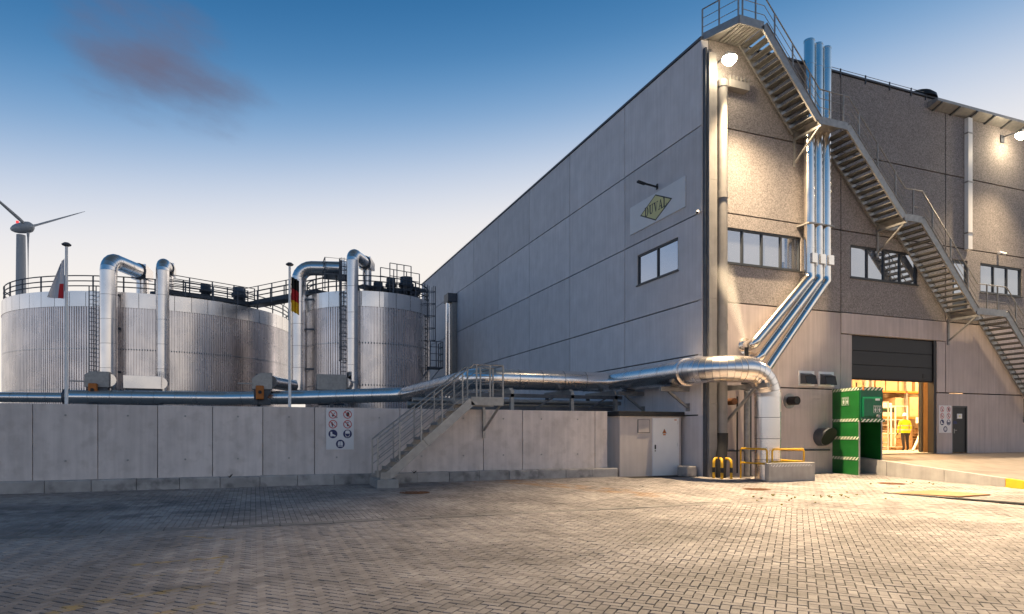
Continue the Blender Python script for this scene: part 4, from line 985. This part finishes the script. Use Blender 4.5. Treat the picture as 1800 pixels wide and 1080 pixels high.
# side platform with cage on the small tank
pf = MB().box(-3.6, -2.5, 26.6, 27.9, 6.35, 6.45).build('side_platform', 'galv_dark', stt)
for x, y in ((-3.5, 26.65), (-3.05, 26.65), (-2.55, 26.65), (-2.55, 27.2), (-2.55, 27.85)): MB().box(x-.03, x+.03, y-.03, y+.03, 6.4, 8.3).build('rail_post', 'galv_dark', pf)
for z in (6.9, 7.4, 7.9, 8.3): MB().tube([(-3.55, 26.65, z), (-2.55, 26.65, z), (-2.55, 27.85, z)], .025, 6).build('guard_rail', 'galv_dark', pf)
for x in (-3.5, -2.7): MB().bar((x, 26.8, 6.35), (x-.9, 27.0, 5.2), .07, .07).build('brace', 'galv_dark', pf)
# roof gear of the tanks
def stub(parent, x, y, z, r, h, mat='galv_dark'):
    m = MB(); m.lathe([(r, 0), (r, h*.55), (r*1.35, h*.6), (r*1.35, h*.72), (r*1.1, h*.76), (r*1.1, h)], (x, y, z), 16); m.build('roof_vent', mat, parent)
for x, y, r, h in ((-18.9, 34.6, .33, 1.5), (-16.6, 36.2, .42, 1.75), (-22.5, 36.5, .35, 1.0), (-20.5, 38, .3, 1.2)): stub(bt, x, y, BH, r, h)
for x, y, r, h in ((-6.2, 27.6, .3, 1.5), (-5.0, 27.9, .42, 1.75), (-7.3, 26.6, .3, .9), (-5.9, 26.5, .32, .55), (-4.6, 27.0, .3, .5)): stub(stt, x, y, SH, r, h)
for a, b in (((-8.6, 26.6), (-4.2, 28.2)), ((-8.0, 28), (-4.5, 29.5))): MB().bar((a[0], a[1], SH+.55), (b[0], b[1], SH+.5), .9, .14).build('roof_walkway', 'galv_dark', stt)
MB().bar((-5.0, 26.9, SH+.7), (-3.9, 27.4, SH+.7), .9, .2).build('roof_walkway', 'galv_dark', stt)
hp = MB().box(-11.0, -9.0, 26.0, 27.6, SH+1.05, SH+1.15).build('high_platform', 'galv_dark', stt)
for x, y in ((-11, 26), (-10, 26), (-9, 26), (-11, 27.6), (-9, 27.6)): MB().box(x-.03, x+.03, y-.03, y+.03, SH+.0, SH+2.2).build('rail_post', 'galv_dark', hp)
for z in (1.5, 1.85, 2.2): MB().tube([(-9, 27.6, SH+z), (-9, 26, SH+z), (-11, 26, SH+z), (-11, 27.6, SH+z)], .028, 6).build('guard_rail', 'galv_dark', hp)
for p0, p1, h in (((-7.2, 26.2), (-4.2, 27.1), 1.9), ((-6.6, 25.9), (-5.0, 26.3), 2.2)):
    for z in (.9, 1.3, h): MB().tube([(p0[0], p0[1], SH+z), (p1[0], p1[1], SH+z)], .028, 6).build('guard_rail', 'galv_dark', stt)
    for f in (0, .33, .66, 1): x, y = p0[0]+(p1[0]-p0[0])*f, p0[1]+(p1[1]-p0[1])*f; MB().box(x-.03, x+.03, y-.03, y+.03, SH, SH+h).build('rail_post', 'galv_dark', stt)
# walkway from the large tank across to the small one
wk = thing('walkway_bridge', 'dark steel walkway with railings bridging the two tanks', 'walkway', (-15.6, 35, 11.5))
WP = [Vector((-21.6, 32.9, 11.85)), Vector((-15.7, 35.9, 11.85)), Vector((-10.9, 28.9, 11.85))]
for a, b in zip(WP[:-1], WP[1:]):
    MB().bar(tuple(a + Vector((0, 0, -.12))), tuple(b + Vector((0, 0, -.12))), 1.1, .3).build('deck', 'galv_dark', wk)
    d = (b-a).normalized(); s = Vector((-d.y, d.x, 0))*.55; n = int((b-a).length/1.5)
    for k in (-1, 1):
        for h in (1.1, .75, .4): MB().tube([tuple(a + s*k + Vector((0, 0, h))), tuple(b + s*k + Vector((0, 0, h)))], .03, 6).build('guard_rail', 'galv_dark', wk)
        for i in range(n+1): p = a.lerp(b, i/n) + s*k; MB().box(p.x-.045, p.x+.045, p.y-.045, p.y+.045, 11.5, 12.97).build('rail_post', 'galv_dark', wk)
for x, y in ((-17.5, 35.2), (-20.0, 34.0)): MB().bar((x, y, 11.5), (x+.4, y+1.6, 11.6), .5, .3).build('support_beam', 'galv_dark', wk)

# ducts
def duct(label, base, top, R_, r, back, drop):
    """upright duct with an elbow over the rim: back = horizontal direction and length, drop = how far down it ends"""
    t = thing('air_duct', label, 'duct', base, 'silver upright air ducts'); x, y, zb = base
    d = Vector(back).normalized(); ln = Vector(back).length
    run(t, base, (x, y, top-R_), r, max(3, int((top-R_-zb)/1.5)), seg=24)
    elbow(t, (x + d.x*R_, y + d.y*R_, top-R_), tuple(-d), (0, 0, 1), R_, r, 6)
    e = Vector((x, y, top)) + d*(ln-.0)
    run(t, (x + d.x*R_, y + d.y*R_, top), tuple(e), r, 2, seg=24)
    MB().tube([tuple(e - d*.05), tuple(e + d*.06)], r+.07, 24).build('flange_ring', 'galv_dark', t)
    q = Vector((-d.y, d.x, 0))
    m = MB(); p = [e + d*.06 + q*r*1.05, e + d*.06 - q*r*1.05, e + d*(1.0) - q*r*1.05, e + d*(1.0) + q*r*1.05]
    m.raw([(v.x, v.y, top-r*1.02) for v in p] + [(v.x, v.y, top + r*(1.02 if i < 2 else .3)) for i, v in enumerate(p)], [(3,2,1,0),(4,5,6,7),(0,1,5,4),(1,2,6,5),(2,3,7,6),(3,0,4,7)]); m.build('end_box', 'cladding', t)
    f = e + d*.55; MB().tube([(f.x, f.y, top-r*.9), (f.x, f.y, top-drop)], r*.8, 20).build('down_leg', 'cladding', t)
    for z in (zb+1.5, (zb+top)/2, top-2.2): p = Vector((x, y, z)) + d*(r*.9); MB().bar(tuple(p), tuple(p + d*.9), .12, .12).build('wall_tie', 'galv_dark', t)
    return t
duct('thick silver duct with a hooked top beside the ladder of the large tank', (-24.6, 30.9, 4.3), 13.3, .8, .52, (1.3, 3.0, 0), 1.8)
duct('slimmer silver duct on the large tank, second from the left', (-21.4, 31.15, 4.3), 13.4, .55, .42, (.1, 1.5, 0), 1.9)
duct('silver duct between the tanks, bending right at its top', (-12.55, 28.3, 4.6), 13.2, .9, .5, (2.9, -.9, 0), 2.0)
duct('tall silver duct in front of the small tank', (-9.31, 24.95, 4.4), 13.7, .5, .4, (1.1, 2.0, 0), 2.4)
t = thing('wall_duct', 'slim steel duct climbing the far end of the long facade', 'duct', (-.45, 32.2, 5))
MB().tube([(-.5, 32.1, 2), (-.5, 32.1, 12.3)], .28, 18).build('duct_pipe', 'cladding', t); MB().box(-.42, -.02, 31.5, 32.1, 2, 12.3).build('casing', 'galv', t); MB().box(-.8, -.02, 31.4, 32.6, 12.3, 13.0).build('hood', 'galv_dark', t)
# fan units at the duct feet
def fan(label, c, sx_, sy_, sz_, slope, motor, pipe_to=None, mat='galv'):
    t = thing('fan_unit', label, 'fan', (c[0], c[1], c[2]), 'fan units at the duct feet'); x, y, z = c
    m = MB().prism([(x-sx_/2, z), (x+sx_/2, z), (x+sx_/2, z+sz_), (x-sx_/2+slope, z+sz_), (x-sx_/2, z+sz_-slope*.8)], 'y', y-sy_/2, y+sy_/2); bevel(m.build('housing', mat, t), .02)
    MB().box(x-sx_/2+.1, x+sx_/2-.1, y-sy_/2+.1, y+sy_/2-.1, 3.4, z).build('stand', 'galv_dark', t)
    if motor:
        mx, my = x - sx_*.12, y - sy_/2 - .3
        b = MB().box(mx-.24, mx+.24, my-.1, my+.28, z-.65, z+.22).build('motor', 'orange', t); bevel(b, .06)
        MB().lathe([(.11, my-.16), (.11, my-.1)], (mx, 0, z-.2), 12, 'y').build('motor_cap', 'black', b)
        MB().tube([(mx-.1, my, z-.6), (mx-.12, my-.05, z-1.2)], .025, 6).build('cable', 'black', b)
        MB().bar((mx-1.3, my+.3, z+.35), (mx-.3, my+.3, z+.35), .08, .08).build('pipe_stub', 'galv', t)
    if pipe_to: MB().tube([(x+sx_/2-.1, y, z+sz_*.5), (pipe_to[0]-.3, pipe_to[1], z+sz_*.5), (pipe_to[0], pipe_to[1], z+sz_*.5+.2), (pipe_to[0], pipe_to[1], z+1.4)], .42, 20).build('suction_pipe', 'cladding', t)
fan('pale fan box with an orange motor at the foot of the thick duct', (-24.75, 28.6, 4.5), 1.35, 1.0, 1.0, .3, True, (-24.6, 30.9))
fan('dull steel fan box left of the second duct, without a motor', (-22.3, 29.2, 4.5), 2.2, .9, .85, .0, False, (-21.4, 31.15), 'cladding')
fan('pale slant-topped fan box with an orange motor left of the second flagpole', (-15.0, 24.7, 4.35), 1.2, 1.1, 1.05, .45, True, (-12.55, 28.3))
fan('plain grey fan box at the foot of the tall duct', (-10.85, 23.7, 4.35), 1.8, 1.0, 1.0, 0, False, (-9.31, 24.95))

# ================================================================== WIND TURBINE
wt = thing('wind_turbine', 'grey wind turbine far behind the large tank with a red beacon', 'wind turbine', (-115, 341.5, 0))
MB().tube([(-115, 341.5, -2), (-115, 341.5, 45), (-115, 341.5, 92)], [3.0, 2.2, 1.75], 28).build('tower', 'turbine', wt)
ax = Vector((math.cos(RAD(-38)), math.sin(RAD(-38)), 0)); nc = Vector((-115, 341.5, 95.2))
prof = [(-6.2, .25), (-5.4, 1.0), (-3.6, 1.75), (-1.5, 2.25), (1.5, 2.5), (3.0, 2.55), (3.3, 2.35), (3.5, 2.6), (5.0, 2.4), (6.4, 1.6), (7.2, .3)]
MB().tube([tuple(nc + ax*a) for a, r in prof[:7]], [r for a, r in prof[:7]], 28).build('nacelle', 'turbine', wt)
MB().tube([tuple(nc + ax*a) for a, r in prof[7:]], [r for a, r in prof[7:]], 28).build('hub', 'turbine', wt)
upv = Vector((0, 0, 1)); sd_ = ax.cross(upv).normalized()
for k in range(3):
    an = RAD(60 + 120*k); d = upv*math.cos(an) + sd_*math.sin(an); q = d.cross(ax).normalized(); hub = nc + ax*4.4
    m = MB(); st_ = [(1.8, .8, .7), (5, 1.0, .4), (10, .85, .25), (18, .55, .15), (26, .35, .09), (33, .1, .04)]
    v = []
    for rdist, cw, th in st_:
        o_ = hub + d*rdist; tw = RAD(70 - rdist*1.2); e1 = q*math.cos(tw) + ax*math.sin(tw); e2 = -q*math.sin(tw) + ax*math.cos(tw)
        v += [tuple(o_ + e1*cw), tuple(o_ + e2*th), tuple(o_ - e1*cw*.7), tuple(o_ - e2*th)]
    m.raw(v, [(4*i+j, 4*i+(j+1) % 4, 4*i+4+(j+1) % 4, 4*i+4+j) for i in range(len(st_)-1) for j in range(4)] + [(23, 22, 21, 20)], True); m.build('blade', 'turbine', wt)
MB().lathe([(.6, 0), (.6, .9), (.2, 1.1)], tuple(nc + Vector((-1.5, .6, 2.3))), 12).build('beacon', 'beacon', wt)

# ================================================================== RAMP, BOOTH, GROUND ITEMS
def rz(y): return .70 + .088*y
rp = thing('ramp', None, None); rp['kind'] = 'structure'
m = MB(); ys = [0.0, -2, -4, -6, -8, -10.2]
for a, b in zip(ys[:-1], ys[1:]): m.face([(7.25, b, rz(b)), (40, b, rz(b)), (40, a, rz(a)), (7.25, a, rz(a))])
m.face([(7.25, 0, rz(0)), (40, 0, rz(0)), (40, .3, .732), (7.25, .3, .732)]); m.build('ramp_deck', 'ramp', rp)
for a, b, mt, nm in ((0, -2.0, 'concrete_plain', 'edge_block'), (-2.0, -4.25, 'concrete_plain', 'edge_block'), (-4.25, -6.26, 'concrete_plain', 'edge_block'), (-6.26, -8.4, 'yellow', 'painted_edge_block')):
    m = MB(); y0, y1 = b+.008, a-.008
    m.raw([(7.05, y0, gz(y0)-.1), (7.249, y0, gz(y0)-.1), (7.249, y1, gz(y1)-.1), (7.05, y1, gz(y1)-.1), (7.05, y0, rz(y0)+.012), (7.249, y0, rz(y0)+.012), (7.249, y1, rz(y1)+.012), (7.05, y1, rz(y1)+.012)],
          [(3,2,1,0),(4,5,6,7),(0,1,5,4),(1,2,6,5),(2,3,7,6),(3,0,4,7)]); m.build(nm, mt, rp)
# emergency shower booth, local axes: x along its front, y into it
bo = thing('shower_booth', 'green emergency shower booth with striped bands beside the big doorway', 'booth', (6.24, -1.47, -.03), local=True, rotz=RAD(-9.3))
bw, bd, bh = 1.04, 1.5, 3.42
MB().box(0, .04, 0, bd, .0, bh).build('side_panel', 'green', bo); MB().box(bw-.04, bw, 0, bd, 0, bh).build('side_panel', 'green', bo)
MB().box(.04, bw-.04, bd-.04, bd, 0, bh).build('back_panel', 'green', bo); MB().box(.04, bw-.04, .0, bd-.04, bh-.05, bh).build('roof', 'green', bo); MB().box(.04, bw-.04, 0, bd-.04, .02, .06).build('floor_tray', 'galv', bo)
fp = MB().box(.04, bw, -.03, .01, 2.12, bh-.0).build('front_panel', 'green_teal', bo)
MB().prism([(-.03, 3.05), (-.12, 2.98), (-.12, 2.3), (-.03, 2.25)], 'x', .12, bw-.08).build('shower_box', 'green_teal', fp)
pn = MB().box(.5, .92, -.128, -.121, 2.38, 2.85).build('sign', 'green_teal', fp)
def picto(parent, x, z, s, axis, d):
    for q in (0, .5):
        m = MB()
        def R_(a0, a1, b0, b1):
            if axis == 'y': m.box(x+(a0+q)*s, x+(a1+q)*s, d, d+.004, z+b0*s, z+b1*s)
            else: m.box(d, d+.004, x-(a0+q)*s, x-(a1+q)*s, z+b0*s, z+b1*s)
        R_(.04, .06, 0, .8); R_(.44, .46, 0, .8); R_(.06, .44, 0, .02); R_(.06, .44, .78, .8)
        R_(.2, .3, .12, .45); R_(.21, .29, .48, .58); R_(.12, .38, .66, .7); R_(.14, .17, .3, .44); R_(.33, .36, .3, .44)
        m.build('pictogram', 'sign_white', parent)
picto(pn, .53, 2.42, .36, 'y', -.133)
MB().box(.64, .82, -.13, -.121, 2.9, 2.98).build('label_plate', 'sign_white', fp)
MB().lathe([(.06, -.2), (.06, -.12)], (.72, 0, 2.3), 14, 'y').build('eye_wash', 'galv', fp)
sg = MB().box(-.008, -.001, .52, .95, 2.72, 3.0).build('sign', 'green', bo); picto(sg, .93, 2.745, .4, 'x', -.014)
for z in (3.33, 2.12, 1.42, .62):
    MB().box(-.012, -.002, .0, bd, z-.03, z+.09).build('hazard_band', 'hatch_y', bo)
for z in (3.33, 2.10): MB().box(.0, bw+.005, -.14 if z < 3 else -.045, -.131 if z < 3 else -.032, z-.03, z+.09).build('hazard_band', 'hatch_x', bo)
for x in (0, bw-.04): MB().box(x-.005, x+.045, -.012, .03, 0, 2.12).build('corner_profile', 'galv', bo)
MB().bar((.06, bd-.06, .9), (bw-.06, bd-.06, 2.1), .04, .03).build('brace', 'galv', bo); MB().bar((.06, bd-.07, .95), (bw-.06, bd-.07, .1), .04, .03).build('brace', 'galv', bo); MB().bar((.06, bd-.08, .93), (bw-.06, bd-.08, .93), .04, .03).build('brace', 'galv', bo)
MB().box(.3, .34, .5, .54, bh, bh+.22).build('pipe_stub', 'rust', bo); MB().lathe([(.05, 0), (.05, .12), (.02, .18)], (.16, -.02, bh-.12), 10).build('alarm_lamp', 'orange', bo)
# manhole covers
def manhole(label, x, y, r):
    t = thing('manhole_cover', label, 'manhole', (x, y, gz(y)), 'round manhole covers'); z = gz(y)
    m = MB(); m.lathe([(r, z+.003), (r, z+.010), (r-.06, z+.010), (r-.06, z+.004)], (x, y, 0), 36); m.build('frame', 'rust', t)
    m = MB(); m.lathe([(r-.075, z+.004), (r-.075, z+.009), (.0, z+.012)], (x, y, 0), 36); m.build('lid', 'rust', t)
    for i in range(-3, 4): MB().box(x-.02+i*.1, x+.02+i*.1, y-.28+abs(i)*.03, y+.28-abs(i)*.03, z+.011, z+.017).build('rib', 'rust', t)
manhole('rusty round manhole cover in front of the steel steps', -11.3, -2.05, .42); manhole('rusty round manhole cover in front of the yellow rail', -1.3, -4.3, .42); manhole('rusty round manhole cover in front of the green booth', 4.5, -4.2, .42)
pb = MB(); pts = [(1.75, -6.35), (3.75, -6.2), (4.05, -7.7), (2.6, -7.78)]
for d_ in (0,): pb.prism(pts, 'z', -.19, -.116)
o = pb.build('brown_sheet', 'plate_brown'); tag(o, 'flat brown board lying on the pavers before the ramp', 'board')
m = MB().tube([(1.55, -6.32, gz(-6.32)+.012), (2.05, -7.86, gz(-7.86)+.014), (2.1, -8.1, gz(-8.1)+.02), (2.5, -9.5, gz(-9.5)+.02), (2.8, -11, gz(-11)+.02)], [.015, .025, .035, .05, .06], 8)
tag(m.build('black_strip', 'rubber'), 'black strip along the edge of the brown board', 'strip')  # plain black strip on the pavers, thickening towards the front
# weeds in the joints
def weed(x, y, s, where, grp):
    t = MB(); z = gz(y)
    for k in range(9):
        a = random.uniform(0, 6.28); l = s*random.uniform(.6, 1.2); w = l*.22; lean = random.uniform(.4, 1.1); dx_, dy_ = math.cos(a), math.sin(a)
        p1 = (x+dx_*l*lean*.5, y+dy_*l*lean*.5, z+l*.7); p2 = (x+dx_*l*lean, y+dy_*l*lean, z+l*.75)
        t.face([(x-dy_*w*.3, y+dx_*w*.3, z), (x+dy_*w*.3, y-dx_*w*.3, z), (p1[0]+dy_*w, p1[1]-dx_*w, p1[2]), p2, (p1[0]-dy_*w, p1[1]+dx_*w, p1[2])])
    tag(t.build('weed', 'weed'), 'small yellow-green weed in the paving joints ' + where, 'weed', grp)
random.seed(5)
for k in range(22): weed(random.uniform(-3.6, .8), -6.55 + random.gauss(0, .5), random.uniform(.035, .075), 'in front of the yellow rail', 'weeds in front of the yellow rail')
for k in range(8): weed(random.uniform(3.2, 6.2), -4.6 + random.gauss(0, .4), random.uniform(.03, .07), 'in front of the green booth', 'weeds in front of the green booth')
def plant(x, label):
    t = MB(); 
    for k in range(7):
        a = random.uniform(.2, 2.9); l = random.uniform(.07, .14); w = .012
        t.face([(x-w, 1.08, .30), (x+w, 1.08, .30), (x+math.cos(a)*l*.6+w, 1.06-abs(math.sin(a))*.05, .3+l*.6), (x+math.cos(a)*l, 1.05-abs(math.sin(a))*.08, .3+l)])
    tag(t.build('wall_weed', 'soil'), label, 'weed')
plant(-16.15, 'dark weed at the wall foot left of the pictogram board'); plant(-10.6, 'dark weed at the wall foot below the steel steps')

# ================================================================== THINGS INSIDE THE HALL
def trolley(label, x, y, w, h, nsh):
    t = thing('rack_trolley', label, 'trolley', (x, y, .735), 'white frame trolleys inside'); z0 = .75
    for dx_ in (0, w/2, w):
        for dy_ in (0, .7): MB().box(x+dx_-.025, x+dx_+.025, y+dy_-.025, y+dy_+.025, z0, z0+h).build('post', 'white_paint', t)
    for i in range(nsh):
        zz_ = z0 + .12 + (h-.15)*i/(nsh-1)
        for dy_ in (0, .7): MB().box(x, x+w, y+dy_-.02, y+dy_+.02, zz_-.02, zz_+.02).build('rail', 'white_paint', t)
trolley('white tube frame trolley at the left of the open doorway', 12.2, 3.0, 1.2, 2.4, 9); trolley('taller white grid trolley in the open doorway', 14.3, 4.5, 2.4, 2.3, 4)
def pallet(label, x, y, z, group=None):
    t = thing('wooden_pallet', label, 'pallet', (x, y, z), group)
    for i in range(5): MB().box(x, x+1.2, y+i*.19, y+i*.19+.11, z+.12, z+.145).build('deck_board', 'wood', t)
    for i in range(3): MB().box(x+i*.53, x+i*.53+.14, y, y+.87, z+.0, z+.118).build('bearer', 'wood', t)
pallet('single wooden pallet lying on the hall floor', 14.2, 3.6, .74)
for k in range(7): pallet('wooden pallet in the stack behind the white barrier post', 16.3 + random.uniform(-.03, .03), 4.0, .74 + k*.147, 'stacked wooden pallets')
ca = random.Random(3)
rk = thing('storage_rack', 'tall pallet rack filled with cartons and sacks at the back of the hall', 'rack', (16, 7.6, .735))
for x in (9, 11.8, 14.6, 17.4, 20.2, 23): MB().box(x-.06, x+.06, 7.2, 7.32, .74, 6.0).build('upright', 'galv', rk)
for z in (2.5, 4.0, 5.3): MB().box(9, 23, 7.2, 7.32, z-.06, z+.06).build('shelf_beam', 'orange', rk); MB().box(9, 23, 7.3, 8.5, z-.02, z+.02).build('shelf_deck', 'wood', rk)
for z, lv in ((.75, 'floor level'), (2.53, 'the lower shelf'), (4.03, 'the upper shelf')):
    x = 14.9
    while x < 22.6:
        w, h = ca.uniform(.6, 1.1), ca.uniform(.6, 1.2); sack = ca.random() < .5
        b = MB().box(x, x+w, 7.35, 8.3, z, z+h).build('sack_bundle' if sack else 'carton', 'sack' if sack else 'carton'); bevel(b, .08 if sack else .015, 3)
        tag(b, ('pale bundle of sacks on ' if sack else 'brown carton on ') + lv + ' of the rack in the lit hall', 'sacks' if sack else 'carton', ('sacks on ' if sack else 'cartons on ') + lv + ' of the hall rack'); x += w + ca.uniform(.08, .3)
t = thing('barrier_post', 'white bent barrier post just inside the doorway', 'post', (15.3, 2.8, .735))
MB().tube([(14.85, 2.8, .74), (15.3, 2.9, 1.2), (15.45, 2.9, 1.5), (15.5, 2.9, 2.55)], .06, 10).build('tube', 'white_paint', t); MB().box(15.3, 15.48, 2.82, 2.98, 2.1, 2.4).build('control_box', 'white_paint', t)
t = thing('hanging_sign', 'small dark framed sign hanging inside the hall', 'sign', (16.2, 5.2, 2.8))
MB().box(15.7, 16.6, 5.2, 5.23, 2.72, 2.95).build('board', 'sign_black', t); MB().box(15.75, 16.55, 5.19, 5.199, 2.84, 2.9).build('green_field', 'green', t)
for x, y in ((9.5, 2.5), (14, 2.8), (18.5, 4.5), (13, 5.8), (22, 5.8)):
    t = thing('hall_lamp', 'bright tube lamp under the hall ceiling', 'lamp', (x, y, 6.0), 'hall ceiling lamps')
    MB().box(x-.8, x+.8, y-.12, y+.12, 6.06, 6.16).build('housing', 'white_paint', t); MB().box(x-.75, x+.75, y-.08, y+.08, 6.02, 6.055).build('tube', 'tube_lamp', t)
    ld = bpy.data.lights.new('hall_light', 'AREA'); ld.energy = 720; ld.color = (1.0, .64, .30); ld.shape = 'RECTANGLE'; ld.size = 1.5; ld.size_y = .2
    lo = bpy.data.objects.new('hall_light', ld); COL.objects.link(lo); lo.parent = t; lo.location = (0, 0, -.01)
# person in hi-vis jacket, back turned, mid-step
def person(x, y, z):
    t = thing('person', 'person in a yellow hi-vis jacket and dark trousers inside the open doorway', 'person', (x, y, z))
    V = [(0, 0, .95), (0, .0, 1.15), (0, -.01, 1.38), (0, 0, 1.5), (0, -.01, 1.62), (0, -.01, 1.74),
         (-.19, 0, 1.42), (-.27, .03, 1.15), (-.26, -.1, .92), (.19, 0, 1.42), (.28, .0, 1.16), (.25, -.14, .95),
         (-.1, .0, .9), (-.12, -.05, .5), (-.13, .03, .1), (-.13, -.12, .04), (.1, 0, .9), (.12, .1, .5), (.13, .2, .1), (.13, .06, .04)]
    Rd = [.15, .155, .16, .065, .095, .08, .075, .055, .035, .075, .055, .035, .1, .075, .05, .04, .1, .075, .05, .04]
    E = [(0,1),(1,2),(2,3),(3,4),(4,5),(2,6),(6,7),(7,8),(2,9),(9,10),(10,11),(0,12),(12,13),(13,14),(14,15),(0,16),(16,17),(17,18),(18,19)]
    for hnd, sgn in ((8, -1), (11, 1)):
        hx, hy, hz = V[hnd]; n = len(V); V.append((hx, hy-.03, hz-.09)); Rd.append(.03); E.append((hnd, n))
        for k in range(4): V.append((hx + (k-1.5)*.02, hy-.045, hz-.16 - (.02 if k in (1, 2) else 0))); Rd.append(.009); E.append((n, len(V)-1))
        V.append((hx - sgn*.05, hy-.05, hz-.08)); Rd.append(.01); E.append((hnd, len(V)-1))
    me = bpy.data.meshes.new('body'); me.from_pydata(V, E, []); o = bpy.data.objects.new('body', me); COL.objects.link(o); o.parent = t; o.rotation_euler[2] = RAD(150)
    sk = o.modifiers.new('skin', 'SKIN'); o.modifiers.new('sub', 'SUBSURF').levels = 2; o.modifiers['sub'].render_levels = 2
    for i, sv_ in enumerate(me.skin_vertices[0].data): sv_.radius = (Rd[i], Rd[i]*(.75 if i < 3 else 1)); sv_.use_root = (i == 0)
    bm_ = bpy.data.materials.new('worker_cloth'); bm_.use_nodes = True; N = bm_.node_tree.nodes; L = bm_.node_tree.links
    tcn = N.new('ShaderNodeTexCoord'); sx = N.new('ShaderNodeSeparateXYZ'); L.new(tcn.outputs['Object'], sx.inputs[0]); rm = N.new('ShaderNodeValToRGB'); L.new(sx.outputs[2], rm.inputs[0]); rm.color_ramp.interpolation = 'CONSTANT'
    mr = N.new('ShaderNodeMapRange'); L.new(sx.outputs[2], mr.inputs[0]); mr.inputs[1].default_value = 0; mr.inputs[2].default_value = 2; L.new(mr.outputs[0], rm.inputs[0])
    e = rm.color_ramp.elements; e[0].position = 0; e[0].color = (.015, .015, .018, 1); e[1].position = .05; e[1].color = (.02, .022, .03, 1)
    for p, c in ((.43, (.72, .75, .02)), (.5, (.7, .7, .68)), (.525, (.72, .75, .02)), (.6, (.7, .7, .68)), (.625, (.72, .75, .02)), (.755, (.45, .28, .2))): q = e.new(p); q.color = (*c, 1)
    L.new(rm.outputs[0], N['Principled BSDF'].inputs['Base Color']); N['Principled BSDF'].inputs['Roughness'].default_value = .7; me.materials.append(bm_)
    h = MB(); h.lathe([(.02, .115), (.07, .10), (.105, .04), (.11, -.02), (.12, -.025), (.12, -.035), (.1, -.03)], (x, y, z+1.73), 18); h.build('helmet', 'white_paint', t)
person(13.9, 2.5, .74)
